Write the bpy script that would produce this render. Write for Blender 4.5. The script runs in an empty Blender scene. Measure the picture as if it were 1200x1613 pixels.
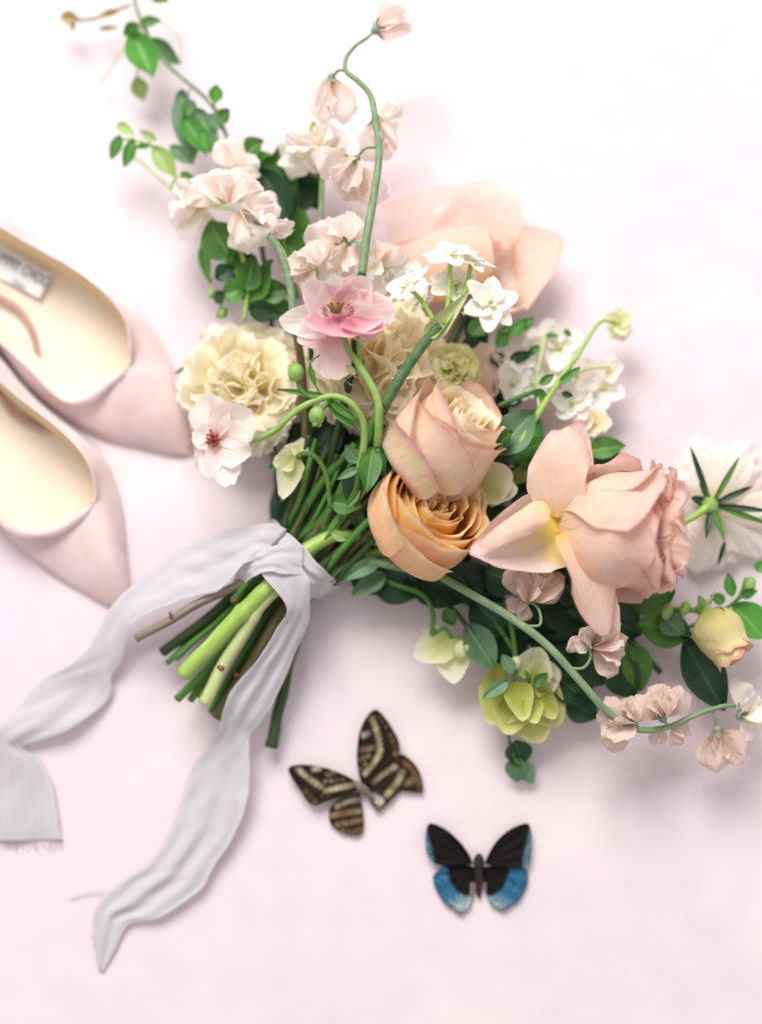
import bpy, math, random
import numpy as np
from mathutils import Vector

# ------------------------------------------------------------------ camera, world, window light, exposure
K = 0.0004            # metres per unit (one unit = one photo pixel on the table)
D = 2240.0            # camera height above the table, in units
S = bpy.context.scene
C = S.collection
cam_d = bpy.data.cameras.new('camera')
cam = bpy.data.objects.new('camera', cam_d)
C.objects.link(cam)
TILT = math.radians(5.0)      # looks very slightly forward
FWD = np.array([0, math.sin(TILT), -math.cos(TILT)])
UPV = np.array([0, math.cos(TILT), math.sin(TILT)])
EYE = -FWD * D
cam.location = tuple(EYE * K)
cam.rotation_euler = (TILT, 0, 0)
cam_d.sensor_fit = 'VERTICAL'
cam_d.sensor_height = 36.0
cam_d.lens = 36.0 * D / 1613.0
cam_d.clip_start = 0.01
cam_d.clip_end = 50
cam_d.dof.use_dof = True
cam_d.dof.focus_distance = (D - 150) * K
cam_d.dof.aperture_fstop = 1.0
S.camera = cam

W = bpy.data.worlds.new('World')
S.world = W
W.use_nodes = True
W.node_tree.nodes['Background'].inputs[0].default_value = (1.0, 0.96, 0.945, 1)
W.node_tree.nodes['Background'].inputs[1].default_value = 0.54

ld = bpy.data.lights.new('window_light', 'AREA')
ld.shape = 'RECTANGLE'
ld.size = 1.5
ld.size_y = 1.25
ld.energy = 72.0
ld.color = (1.0, 0.985, 0.96)
lamp = bpy.data.objects.new('window_light', ld)
C.objects.link(lamp)
lamp.location = (-0.50, 1.80, 1.75)
lamp.rotation_euler = (Vector((0, 0, 0.03)) - Vector(lamp.location)).to_track_quat('-Z', 'Y').to_euler()

S.view_settings.view_transform = 'Standard'
S.view_settings.look = 'None'
S.view_settings.exposure = 0.29
S.view_settings.gamma = 1.0
S.cycles.max_bounces = 14
S.cycles.diffuse_bounces = 9
S.cycles.transmission_bounces = 9
S.cycles.use_denoising = True

# ------------------------------------------------------------------ helpers: space, meshes, things
PI = math.pi


def P(x, y, h=0.0):
    """point that stands over photo pixel (x, y) at height h"""
    d = FWD * D + UPV * (806.5 - y) + np.array([x - 600.0, 0, 0])
    return EYE + d * ((h - EYE[2]) / d[2])


def nrm(v):
    v = np.asarray(v, float)
    return v / (np.linalg.norm(v) + 1e-9)


def lin(c):
    if isinstance(c, str):
        c = [int(c[i:i + 2], 16) / 255 for i in (0, 2, 4)]
    return tuple((x / 12.92 if x <= 0.04045 else ((x + 0.055) / 1.055) ** 2.4) for x in c) + (1.0,)


def thing(name, label, cat, loc, group=None):
    o = bpy.data.objects.new(name, None)
    o.empty_display_size = 0.01
    C.objects.link(o)
    o.location = tuple(np.asarray(loc) * K)
    o['label'] = label
    o['category'] = cat
    if group:
        o['group'] = group
    return o


class MB:
    def __init__(s):
        s.V, s.F, s.U, s.n, s.Col = [], [], [], 0, []

    def add(s, V, F, U=None, col=None):
        V = np.asarray(V, float).reshape(-1, 3)
        s.V.append(V)
        s.U.append(np.zeros((len(V), 2)) if U is None else np.asarray(U).reshape(-1, 2))
        if col is not None:
            s.Col.append(np.asarray(col).reshape(-1, 4))
        s.F.extend([tuple(int(i) + s.n for i in f) for f in F])
        s.n += len(V)
        return s

    def obj(s, name, mat, parent=None, smooth=True, label=None):
        V = np.concatenate(s.V) * K
        root = parent
        while root is not None and root.parent is not None:
            root = root.parent
        if root is not None:
            V = V - np.array(root.location)
        me = bpy.data.meshes.new(name)
        me.from_pydata(V.tolist(), [], s.F)
        U = np.concatenate(s.U)
        uv = me.uv_layers.new(name='UVMap')
        li = np.empty(len(me.loops), int)
        me.loops.foreach_get('vertex_index', li)
        uv.data.foreach_set('uv', U[li].astype(np.float32).ravel())
        if s.Col:
            ca = me.color_attributes.new('pigment', 'FLOAT_COLOR', 'POINT')
            ca.data.foreach_set('color', np.concatenate(s.Col).astype(np.float32).ravel())
        if smooth:
            me.polygons.foreach_set('use_smooth', [True] * len(me.polygons))
        me.materials.append(mat)
        o = bpy.data.objects.new(name, me)
        C.objects.link(o)
        if parent is not None:
            o.parent = parent
        if label:
            o['label'] = label
        return o


def grid_faces(nv, nu, closed=False):
    F = []
    for j in range(nv - 1):
        for i in range(nu if closed else nu - 1):
            a = j * nu + i
            b = j * nu + (i + 1) % nu
            F.append((a, b, b + nu, a + nu))
    return F


def spline(pts, n):
    """Catmull-Rom through the rows of pts, n samples"""
    p = np.asarray(pts, float)
    m = len(p)
    if m == 2:
        t = np.linspace(0, 1, n)[:, None]
        return p[0] * (1 - t) + p[1] * t
    q = np.vstack([2 * p[0] - p[1], p, 2 * p[-1] - p[-2]])
    seg = np.linalg.norm(np.diff(p[:, :3], axis=0), axis=1) + 1e-6
    cum = np.concatenate([[0], np.cumsum(seg)])
    out = []
    for d in np.linspace(0, cum[-1] * 0.999999, n):
        k = min(np.searchsorted(cum, d, side='right') - 1, m - 2)
        t = (d - cum[k]) / seg[k]
        a, b, c, e = q[k], q[k + 1], q[k + 2], q[k + 3]
        out.append(0.5 * ((2 * b) + (-a + c) * t + (2 * a - 5 * b + 4 * c - e) * t * t + (-a + 3 * b - 3 * c + e) * t ** 3))
    return np.array(out)


def tube(mb, pts, rad, n=None, ns=8, cap=True, flute=0.0):
    """round stem along pts (world units); rad a number or one per point"""
    pts = np.asarray(pts, float)
    rr = np.full(len(pts), rad, float) if np.isscalar(rad) else np.asarray(rad, float)
    n = n or max(6, 5 * (len(pts) - 1) + 1)
    sp = spline(np.hstack([pts, rr[:, None]]), n)
    if flute:
        rn = np.random.RandomState(int(abs(pts[0, 0]) * 3) % 9999)
        kk = np.arange(n)
        for _ in range(3):
            sp[:, 3] *= 1 + rn.uniform(.1, .22) * np.exp(-((kk - rn.uniform(0, n)) / 1.1) ** 2)
        sp[:, :3] += np.stack([np.sin(kk * .5 + rn.uniform(0, 6)), np.cos(kk * .43 + rn.uniform(0, 6)), 0 * kk], -1) * .9
    c, r = sp[:, :3], np.maximum(sp[:, 3], 0.15)
    tg = np.gradient(c, axis=0)
    V = []
    a = None
    for i in range(n):
        t = nrm(tg[i])
        if a is None:
            a = nrm(np.cross(t, [0.3, 0.2, 1.0]))
        a = nrm(a - t * np.dot(a, t))
        b = np.cross(t, a)
        for k in range(ns):
            th = 2 * PI * k / ns
            q = r[i] * (1 + flute * math.cos(th * 4))
            V.append(c[i] + q * (math.cos(th) * a + math.sin(th) * b))
    F = grid_faces(n, ns, True)
    U = [(k / ns, i / (n - 1)) for i in range(n) for k in range(ns)]
    if cap:
        F.append(tuple(range(ns - 1, -1, -1)))
        F.append(tuple((n - 1) * ns + k for k in range(ns)))
    mb.add(V, F, U)
    return mb


def ball(mb, c, r, n=8, m=12, axis=(0, 0, 1), stretch=1.0, bump=0.0, seed=0):
    a = nrm(axis)
    e1 = nrm(np.cross(a, [0.31, 0.9, 0.2]))
    e2 = np.cross(a, e1)
    rs = np.random.RandomState(seed)
    V, U = [], []
    for j in range(n + 1):
        ph = PI * j / n
        for k in range(m):
            th = 2 * PI * k / m
            q = r * (1 + bump * rs.uniform(-1, 1))
            V.append(c + a * (-math.cos(ph) * r * stretch) + q * math.sin(ph) * (math.cos(th) * e1 + math.sin(th) * e2))
            U.append((k / m, j / n))
    mb.add(V, grid_faces(n + 1, m, True), U)
    return mb


def wob(u, v, rs, k=3, f=2.2):
    """smooth random field over (u, v)"""
    z = np.zeros_like(u)
    for _ in range(k):
        z += math.sin(rs.uniform(0, 6)) * np.sin(rs.uniform(.4, 1) * f * u * 2 + rs.uniform(.3, 1) * f * v * 2 + rs.uniform(0, 6.28))
    return z / k


def petal(mb, base, tip, width, face=None, roll=0, vc=0.62, bw=0.18, top=0.42, tp=2.2, close=0.0, cup=0.16, bend=0.1,
          edge=0.0, tiproll=0.0, ruf=0.0, rf=3.0, notch=0.0, ser=0.0, sf=9, fold=0.0, wobble=0.02, seed=0, nu=13, nv=12):
    """a broad petal from base to tip, seen from its inner face; width across, cup lifts the edges towards the face"""
    rs = np.random.RandomState(seed * 7 + 3)
    base, tip = np.asarray(base, float), np.asarray(tip, float)
    L = np.linalg.norm(tip - base)
    t = nrm(tip - base)
    f = np.array([0, 0, 1.0]) if face is None else nrm(face)
    f = f - t * np.dot(f, t)
    if np.linalg.norm(f) < 0.05:
        f = np.cross(t, [1, 0.3, 0])
    f = nrm(f)
    s = np.cross(t, f)
    if roll:
        a = math.radians(roll)
        f, s = f * math.cos(a) + s * math.sin(a), s * math.cos(a) - f * math.sin(a)
    v, u = np.meshgrid(np.linspace(0, 1, nv), np.linspace(-1, 1, nu), indexing='ij')
    w = bw + (1 - bw) * np.sin(PI / 2 * np.minimum(1, v / vc)) ** 0.9
    w = w * (1 - close * np.maximum(0, (v - vc) / (1 - vc)) ** 2) * width / 2
    ph = rs.uniform(0, 6.28, 4)
    q = np.abs(u) ** tp
    lv = v * (1 - top * q - notch * np.exp(-(u / 0.22) ** 2) * v
              + ser * (0.6 * np.sin(sf * PI * u + ph[0]) + 0.5 * np.sin(sf * 1.7 * PI * u + ph[1])) * v ** 6)
    irr = sum(rs.uniform(.3, 1) * np.sin(u * rs.uniform(3, 14) + rs.uniform(0, 6.3)) for _ in range(4))
    lv = lv * (1 + .014 * irr * v ** 3)
    w = w * (1 + .02 * np.sin(v * rs.uniform(6, 14) + rs.uniform(0, 6)) * v)
    n = cup * width * (u ** 2) * np.sin(PI * np.clip(v, 0, 1) * 0.75 + .25) - bend * L * np.sin(PI * v)
    n += fold * width * np.abs(u) * 0.5
    e = np.maximum(0, (np.abs(u) - 0.62) / 0.38)
    n -= edge * width * e ** 2 * np.sin(PI * np.minimum(1, v * 1.1) * .6)
    tr = np.maximum(0, (v - 0.68) / 0.32)
    n -= tiproll * L * tr ** 2
    lv = lv - abs(tiproll) * 0.5 * tr ** 2
    n += ruf * width * (np.sin(rf * PI * u + ph[2]) + 0.5 * np.sin(rf * 1.9 * PI * u + ph[3])) * v ** 2.2
    n += wobble * width * wob(u, v, rs, 4, 3.0) * np.minimum(1, v * 2)
    V = base + lv[..., None] * L * t + (u * w)[..., None] * s + n[..., None] * f
    mb.add(V, grid_faces(nv, nu), np.stack([(u + 1) / 2, v], -1))
    return mb


def leaf(mb, base, tip, width, roll=0, face=None, fold=0.18, droop=0.12, peak=0.42, ser=0.0, twist=0.0, seed=0, nv=12, nu=7, sharp=1.0):
    rs = np.random.RandomState(seed * 5 + 1)
    base, tip = np.asarray(base, float), np.asarray(tip, float)
    L = np.linalg.norm(tip - base)
    t = nrm(tip - base)
    f = np.array([0, 0, 1.0]) if face is None else nrm(face)
    f = nrm(f - t * np.dot(f, t) + 1e-6)
    s = np.cross(t, f)
    v, u = np.meshgrid(np.linspace(0, 1, nv), np.linspace(-1, 1, nu), indexing='ij')
    g = math.log(0.5) / math.log(peak)
    w = np.sin(PI * np.clip(v ** g, 0, 1)) ** (0.85 * sharp) * width / 2 + 0.4
    if ser:
        w = w * (1 + ser * np.sin(v * 40))
    a = math.radians(roll) + math.radians(twist) * v
    ff = f * np.cos(a)[..., None] + s * np.sin(a)[..., None]
    ss = s * np.cos(a)[..., None] - f * np.sin(a)[..., None]
    n = fold * width * np.abs(u) - droop * L * (v ** 2 - v * 0.5) + 0.05 * width * wob(u, v, rs, 3, 3)
    V = base + (v * L)[..., None] * t + (u * w)[..., None] * ss + n[..., None] * ff
    mb.add(V, grid_faces(nv, nu), np.stack([(u + 1) / 2, v], -1))
    return mb


def frame_of(axis):
    a = nrm(axis)
    z = np.array([0, 0, 1.0])
    e1 = z - a * np.dot(z, a)
    if np.linalg.norm(e1) < 0.15:
        e1 = np.array([0, -1.0, 0]) - a * np.dot([0, -1.0, 0], a)
    e1 = nrm(e1)
    return a, e1, np.cross(a, e1)


def wrap(mb, c, axis, R, H, th, half, close=0.1, curl=0.2, vb=0.55, tr=0.3, tp=2.4, spiral=0.05, wav=0.03, base_r=0.12,
         point=0.0, nick=0.0, seed=0, nu=17, nv=14):
    """a rose petal wrapped round the axis; th = 0 looks at the camera"""
    rs = np.random.RandomState(seed * 11 + 5)
    a, e1, e2 = frame_of(axis)
    v, u = np.meshgrid(np.linspace(0, 1, nv), np.linspace(-1, 1, nu), indexing='ij')
    ang = math.radians(th) + u * math.radians(half) * (0.4 + 0.6 * np.sin(PI / 2 * np.minimum(1, v / .6)))
    prof = base_r + (1 - base_r) * np.sin(PI / 2 * np.minimum(1, v / vb)) ** 0.8
    q = np.clip((v - vb) / (1 - vb), 0, 1)
    q = q * q * (3 - 2 * q)
    r = R * prof * (1 - close * q) * (1 + spiral * u)
    lip = np.maximum(0, (v - 0.74) / 0.26) ** 2
    cw = 0.75 + 0.35 * np.sin(u * rs.uniform(1.5, 3.5) + rs.uniform(0, 6))
    r = r + curl * R * lip * cw
    z = H * v * (1 - tr * np.abs(u) ** tp + point * np.exp(-(u / .25) ** 2) * v)
    z = z - np.abs(curl) * R * lip * cw * 0.45
    z = z + nick * H * v ** 5 * (np.sin(u * 13 + rs.uniform(0, 6)) * .5 + np.sin(u * 29 + rs.uniform(0, 6)) * .35)
    irr = sum(rs.uniform(.3, 1) * np.sin(u * rs.uniform(3, 16) + rs.uniform(0, 6.3)) for _ in range(5))
    z = z * (1 + .013 * irr * v ** 4)
    r = r * (1 + wav * wob(u, v, rs, 4, 2.4) + .016 * irr * v ** 5)
    V = np.asarray(c, float) + z[..., None] * a + (r * np.cos(ang))[..., None] * e1 + (r * np.sin(ang))[..., None] * e2
    mb.add(V, grid_faces(nv, nu), np.stack([(u + 1) / 2, v], -1))
    return mb


# ------------------------------------------------------------------ materials
def new_mat(name):
    m = bpy.data.materials.new(name)
    m.use_nodes = True
    nt = m.node_tree
    return m, nt, nt.nodes, nt.links, nt.nodes['Principled BSDF']


def ramp(nodes, stops):
    r = nodes.new('ShaderNodeValToRGB')
    el = r.color_ramp.elements
    el[0].position, el[0].color = stops[0][0], lin(stops[0][1])
    el[1].position, el[1].color = stops[-1][0], lin(stops[-1][1])
    for p, c in stops[1:-1]:
        e = el.new(p)
        e.color = lin(c)
    return r


def petal_mat(name, stops, mott=None, vein=0.05, transl=0.35, rough=0.55, rim=None, back=None, vary=0.04):
    """pigment runs along the petal (UV v), fine streaks along its length, light passes through"""
    m, nt, N, Lk, bs = new_mat(name)
    uv = N.new('ShaderNodeUVMap')
    sep = N.new('ShaderNodeSeparateXYZ')
    Lk.new(uv.outputs[0], sep.inputs[0])
    tc = N.new('ShaderNodeTexCoord')
    no = N.new('ShaderNodeTexNoise')
    no.inputs['Scale'].default_value = 90
    no.inputs['Detail'].default_value = 3
    Lk.new(tc.outputs['Object'], no.inputs['Vector'])
    ad = N.new('ShaderNodeMath')
    ad.operation = 'MULTIPLY_ADD'
    Lk.new(no.outputs[0], ad.inputs[0])
    ad.inputs[1].default_value = 0.22
    Lk.new(sep.outputs[1], ad.inputs[2])
    sb = N.new('ShaderNodeMath')
    sb.operation = 'SUBTRACT'
    Lk.new(ad.outputs[0], sb.inputs[0])
    sb.inputs[1].default_value = 0.11
    rp = ramp(N, stops)
    Lk.new(sb.outputs[0], rp.inputs[0])
    col = rp.outputs[0]
    # streaks
    mp = N.new('ShaderNodeMapping')
    mp.inputs['Scale'].default_value = (60, 1.6, 1)
    Lk.new(uv.outputs[0], mp.inputs[0])
    st = N.new('ShaderNodeTexNoise')
    st.inputs['Scale'].default_value = 1.0
    st.inputs['Detail'].default_value = 4
    Lk.new(mp.outputs[0], st.inputs['Vector'])
    if mott:
        n2 = N.new('ShaderNodeTexNoise')
        n2.inputs['Scale'].default_value = 55
        n2.inputs['Detail'].default_value = 2
        Lk.new(tc.outputs['Object'], n2.inputs['Vector'])
        r2 = ramp(N, [(0.42, '000000'), (0.72, 'ffffff')])
        Lk.new(n2.outputs[0], r2.inputs[0])
        mx = N.new('ShaderNodeMix')
        mx.data_type = 'RGBA'
        sc = N.new('ShaderNodeMath')
        sc.operation = 'MULTIPLY'
        Lk.new(r2.outputs[0], sc.inputs[0])
        sc.inputs[1].default_value = mott[1]
        Lk.new(sc.outputs[0], mx.inputs[0])
        Lk.new(col, mx.inputs[6])
        mx.inputs[7].default_value = lin(mott[0])
        col = mx.outputs[2]
    if rim:
        r3 = ramp(N, [(rim[1], '000000'), (1.0, 'ffffff')])
        Lk.new(sb.outputs[0], r3.inputs[0])
        mx = N.new('ShaderNodeMix')
        mx.data_type = 'RGBA'
        Lk.new(r3.outputs[0], mx.inputs[0])
        Lk.new(col, mx.inputs[6])
        mx.inputs[7].default_value = lin(rim[0])
        col = mx.outputs[2]
    if back:
        g = N.new('ShaderNodeNewGeometry')
        mx = N.new('ShaderNodeMix')
        mx.data_type = 'RGBA'
        sc = N.new('ShaderNodeMath')
        sc.operation = 'MULTIPLY'
        Lk.new(g.outputs['Backfacing'], sc.inputs[0])
        sc.inputs[1].default_value = back[1]
        Lk.new(sc.outputs[0], mx.inputs[0])
        Lk.new(col, mx.inputs[6])
        mx.inputs[7].default_value = lin(back[0])
        col = mx.outputs[2]
    hs = N.new('ShaderNodeHueSaturation')
    Lk.new(col, hs.inputs['Color'])
    mr = N.new('ShaderNodeMapRange')
    mr.inputs[1].default_value, mr.inputs[2].default_value = 0.3, 0.7
    mr.inputs[3].default_value, mr.inputs[4].default_value = 1 - vein, 1 + vein * .4
    Lk.new(st.outputs[0], mr.inputs[0])
    oi = N.new('ShaderNodeObjectInfo')
    m2 = N.new('ShaderNodeMapRange')
    m2.inputs[3].default_value, m2.inputs[4].default_value = 1 - vary, 1 + vary
    Lk.new(oi.outputs['Random'], m2.inputs[0])
    ml = N.new('ShaderNodeMath')
    ml.operation = 'MULTIPLY'
    Lk.new(mr.outputs[0], ml.inputs[0])
    Lk.new(m2.outputs[0], ml.inputs[1])
    Lk.new(ml.outputs[0], hs.inputs['Value'])
    Lk.new(hs.outputs[0], bs.inputs['Base Color'])
    bs.inputs['Roughness'].default_value = rough
    bs.inputs['Specular IOR Level'].default_value = 0.12
    bs.inputs['Sheen Weight'].default_value = 0.15
    bu = N.new('ShaderNodeBump')
    bu.inputs['Strength'].default_value = 0.12
    bu.inputs['Distance'].default_value = 0.0004
    Lk.new(st.outputs[0], bu.inputs['Height'])
    mp3 = N.new('ShaderNodeMapping')
    mp3.inputs['Scale'].default_value = (7, 2.2, 1)
    Lk.new(uv.outputs[0], mp3.inputs[0])
    n3 = N.new('ShaderNodeTexNoise')
    n3.inputs['Scale'].default_value = 1.0
    n3.inputs['Detail'].default_value = 5
    n3.inputs['Distortion'].default_value = .8
    Lk.new(mp3.outputs[0], n3.inputs['Vector'])
    b3 = N.new('ShaderNodeBump')
    b3.inputs['Strength'].default_value = 0.45
    b3.inputs['Distance'].default_value = 0.0022
    Lk.new(n3.outputs[0], b3.inputs['Height'])
    Lk.new(bu.outputs[0], b3.inputs['Normal'])
    Lk.new(b3.outputs[0], bs.inputs['Normal'])
    tr = N.new('ShaderNodeBsdfTranslucent')
    Lk.new(hs.outputs[0], tr.inputs[0])
    Lk.new(b3.outputs[0], tr.inputs['Normal'])
    ms = N.new('ShaderNodeMixShader')
    ms.inputs[0].default_value = transl
    Lk.new(bs.outputs[0], ms.inputs[1])
    Lk.new(tr.outputs[0], ms.inputs[2])
    Lk.new(ms.outputs[0], N['Material Output'].inputs[0])
    return m


def leaf_mat(name, c1, c2, vein_c, transl=0.22, rough=0.42, spec=0.4):
    m, nt, N, Lk, bs = new_mat(name)
    uv = N.new('ShaderNodeUVMap')
    sep = N.new('ShaderNodeSeparateXYZ')
    Lk.new(uv.outputs[0], sep.inputs[0])
    tc = N.new('ShaderNodeTexCoord')
    no = N.new('ShaderNodeTexNoise')
    no.inputs['Scale'].default_value = 70
    no.inputs['Detail'].default_value = 4
    Lk.new(tc.outputs['Object'], no.inputs['Vector'])
    rp = ramp(N, [(0.3, c1), (0.7, c2)])
    Lk.new(no.outputs[0], rp.inputs[0])
    # distance from the midrib and slanting side veins
    d = N.new('ShaderNodeMath')
    d.operation = 'SUBTRACT'
    Lk.new(sep.outputs[0], d.inputs[0])
    d.inputs[1].default_value = 0.5
    ab = N.new('ShaderNodeMath')
    ab.operation = 'ABSOLUTE'
    Lk.new(d.outputs[0], ab.inputs[0])
    sv = N.new('ShaderNodeMath')
    sv.operation = 'MULTIPLY_ADD'
    Lk.new(ab.outputs[0], sv.inputs[0])
    sv.inputs[1].default_value = -0.55
    Lk.new(sep.outputs[1], sv.inputs[2])
    sn = N.new('ShaderNodeMath')
    sn.operation = 'MULTIPLY'
    Lk.new(sv.outputs[0], sn.inputs[0])
    sn.inputs[1].default_value = 52
    si = N.new('ShaderNodeMath')
    si.operation = 'SINE'
    Lk.new(sn.outputs[0], si.inputs[0])
    vs = ramp(N, [(0.0, 'ffffff'), (0.05, '000000')])
    Lk.new(ab.outputs[0], vs.inputs[0])
    v2 = ramp(N, [(0.86, '000000'), (1.0, '505050')])
    Lk.new(si.outputs[0], v2.inputs[0])
    mxv = N.new('ShaderNodeMath')
    mxv.operation = 'MAXIMUM'
    Lk.new(vs.outputs[0], mxv.inputs[0])
    Lk.new(v2.outputs[0], mxv.inputs[1])
    mv = N.new('ShaderNodeMath')
    mv.operation = 'MULTIPLY'
    Lk.new(mxv.outputs[0], mv.inputs[0])
    mv.inputs[1].default_value = 0.7
    mx = N.new('ShaderNodeMix')
    mx.data_type = 'RGBA'
    Lk.new(mv.outputs[0], mx.inputs[0])
    Lk.new(rp.outputs[0], mx.inputs[6])
    mx.inputs[7].default_value = lin(vein_c)
    hs = N.new('ShaderNodeHueSaturation')
    oi = N.new('ShaderNodeObjectInfo')
    m2 = N.new('ShaderNodeMapRange')
    m2.inputs[3].default_value, m2.inputs[4].default_value = 0.8, 1.2
    Lk.new(oi.outputs['Random'], m2.inputs[0])
    Lk.new(m2.outputs[0], hs.inputs['Value'])
    Lk.new(mx.outputs[2], hs.inputs['Color'])
    Lk.new(hs.outputs[0], bs.inputs['Base Color'])
    bs.inputs['Roughness'].default_value = rough
    bs.inputs['Specular IOR Level'].default_value = spec
    bu = N.new('ShaderNodeBump')
    bu.inputs['Strength'].default_value = 0.35
    bu.inputs['Distance'].default_value = 0.0006
    bu.invert = True
    Lk.new(mxv.outputs[0], bu.inputs['Height'])
    Lk.new(bu.outputs[0], bs.inputs['Normal'])
    tr = N.new('ShaderNodeBsdfTranslucent')
    Lk.new(hs.outputs[0], tr.inputs[0])
    ms = N.new('ShaderNodeMixShader')
    ms.inputs[0].default_value = transl
    Lk.new(bs.outputs[0], ms.inputs[1])
    Lk.new(tr.outputs[0], ms.inputs[2])
    Lk.new(ms.outputs[0], N['Material Output'].inputs[0])
    return m


def plain_mat(name, c1, c2=None, scale=120, rough=0.5, bump=0.0, spec=0.3, stretch=None, sheen=0.0, transl=0.0):
    m, nt, N, Lk, bs = new_mat(name)
    tc = N.new('ShaderNodeTexCoord')
    no = N.new('ShaderNodeTexNoise')
    no.inputs['Scale'].default_value = scale
    no.inputs['Detail'].default_value = 5
    if stretch:
        mp = N.new('ShaderNodeMapping')
        mp.inputs['Scale'].default_value = stretch
        uv = N.new('ShaderNodeUVMap')
        Lk.new(uv.outputs[0], mp.inputs[0])
        Lk.new(mp.outputs[0], no.inputs['Vector'])
        no.inputs['Scale'].default_value = 1.0
    else:
        Lk.new(tc.outputs['Object'], no.inputs['Vector'])
    rp = ramp(N, [(0.3, c1), (0.7, c2 or c1)])
    Lk.new(no.outputs[0], rp.inputs[0])
    Lk.new(rp.outputs[0], bs.inputs['Base Color'])
    bs.inputs['Roughness'].default_value = rough
    bs.inputs['Specular IOR Level'].default_value = spec
    bs.inputs['Sheen Weight'].default_value = sheen
    if bump:
        bu = N.new('ShaderNodeBump')
        bu.inputs['Strength'].default_value = bump
        bu.inputs['Distance'].default_value = 0.0008
        Lk.new(no.outputs[0], bu.inputs['Height'])
        Lk.new(bu.outputs[0], bs.inputs['Normal'])
    if transl:
        tr = N.new('ShaderNodeBsdfTranslucent')
        Lk.new(rp.outputs[0], tr.inputs[0])
        ms = N.new('ShaderNodeMixShader')
        ms.inputs[0].default_value = transl
        Lk.new(bs.outputs[0], ms.inputs[1])
        Lk.new(tr.outputs[0], ms.inputs[2])
        Lk.new(ms.outputs[0], N['Material Output'].inputs[0])
    return m


M = {}
M['blush'] = petal_mat('blush_rose_petal', [(0, 'ecd488'), (.22, 'f4e0b8'), (.55, 'f4dfc4'), (1, 'efd0bc')], mott=('e4b89c', .5), rim=('dea49a', .955), transl=.32)
M['blush_core'] = petal_mat('cream_rose_core', [(0, 'e6c080'), (.5, 'f4e2b4'), (1, 'faf0d4')], rim=('fbf2de', .9), transl=.4)
M['guard'] = petal_mat('guard_petal', [(0, 'dfcc94'), (.4, 'e8c8b2'), (.75, 'dcd4a2'), (1, 'dc9ca4')], mott=('dd9c9c', .5), transl=.25)
M['mustard'] = petal_mat('mustard_rose_petal', [(0, 'd08a30'), (.5, 'ecb256'), (1, 'f6ce80')], mott=('dd9a5c', .4), rim=('f8e4b8', .86), transl=.4)
M['mustard_out'] = petal_mat('apricot_outer_petal', [(0, 'ecc078'), (.4, 'efc090'), (.8, 'f2cc9c'), (1, 'f7e4bc')], mott=('e6a088', .65), transl=.28)
M['pink'] = petal_mat('pink_garden_rose_petal', [(0, 'f4cc62'), (.06, 'f3d4a4'), (.22, 'f3d8c0'), (.7, 'f3d8ca'), (1, 'eeccc2')], mott=('e8bca8', .55), rim=('e6bab0', .96), transl=.36)
M['pink_loose'] = petal_mat('pink_reflexed_petal', [(0, 'f6d83e'), (.16, 'f5de80'), (.36, 'f5dfbc'), (.6, 'f2ded6'), (1, 'eed2d0')], mott=('edcec6', .4), rim=('e4b2ae', .965), transl=.36)
M['peach'] = petal_mat('peach_rose_petal', [(0, 'f4cc94'), (.3, 'f8e4d4'), (.7, 'f9eae4'), (1, 'f2d4cc')], rim=('f1d0c6', .95), transl=.42, vein=.02)
M['orange'] = petal_mat('orange_rose_petal', [(0, 'f0c078'), (.5, 'f3d6c0'), (1, 'f2d6ca')], rim=('eec8ba', .95), transl=.38, vein=.02)
M['carn'] = petal_mat('cream_carnation_petal', [(0, 'f6dfa6'), (.5, 'fbf2d0'), (1, 'fdf8e6')], rim=('fdfaec', .9), transl=.5, vein=.04)
M['carn2'] = petal_mat('peach_carnation_petal', [(0, 'f5d69c'), (.5, 'fceec6'), (1, 'fdf6de')], rim=('fcf5e6', .9), transl=.5, vein=.04)
M['lime'] = petal_mat('lime_carnation_petal', [(0, 'b8b840'), (.5, 'dcdc88'), (1, 'eeeab8')], transl=.34)
M['ran'] = petal_mat('pink_ranunculus_petal', [(0, 'ecb2ba'), (.4, 'f5d2d6'), (1, 'f9e4e4')], mott=('efbec6', .5), rim=('faeeec', .85), transl=.4, vein=.07)
M['ran_deep'] = petal_mat('deep_pink_ranunculus_petal', [(0, 'dc8e9c'), (.5, 'e8a6b2'), (1, 'f0c4ca')], transl=.3, vein=.06)
M['ranw'] = petal_mat('white_ranunculus_petal', [(0, 'e8a8ae'), (.14, 'f5dcda'), (.4, 'f9efea'), (1, 'faf4ee')], mott=('f5e0dc', .4), transl=.4, vein=.06)
M['pea'] = petal_mat('blush_sweet_pea_petal', [(0, 'f6e6c8'), (.35, 'f9ece4'), (1, 'fbf1ec')], mott=('f7e2da', .5), rim=('faf2e6', .9), transl=.5, vein=.06)
M['peaw'] = petal_mat('white_sweet_pea_petal', [(0, 'f4ecc8'), (.3, 'faf3e8'), (1, 'fbf7f4')], mott=('f9ece6', .35), transl=.5, vein=.05)
M['pead'] = petal_mat('dusky_sweet_pea_petal', [(0, 'e6c8a0'), (.35, 'eed6ca'), (1, 'f3e2da')], mott=('e6c4ba', .5), rim=('ecd8bc', .9), transl=.42, vein=.12)
M['white'] = petal_mat('white_petal', [(0, 'f0ecc0'), (.25, 'f6f4ea'), (1, 'f8f6f2')], transl=.35, vein=.06)
M['hell'] = petal_mat('hellebore_petal', [(0, 'b9c860'), (.35, 'e0e2a8'), (1, 'f2efda')], mott=('dfe2b0', .5), transl=.35)
M['hellg'] = petal_mat('green_hellebore_petal', [(0, '8a9838'), (.5, 'b9c060'), (1, 'd8d890')], mott=('a8b04c', .5), rim=('e0d8a0', .9), transl=.3)
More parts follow.
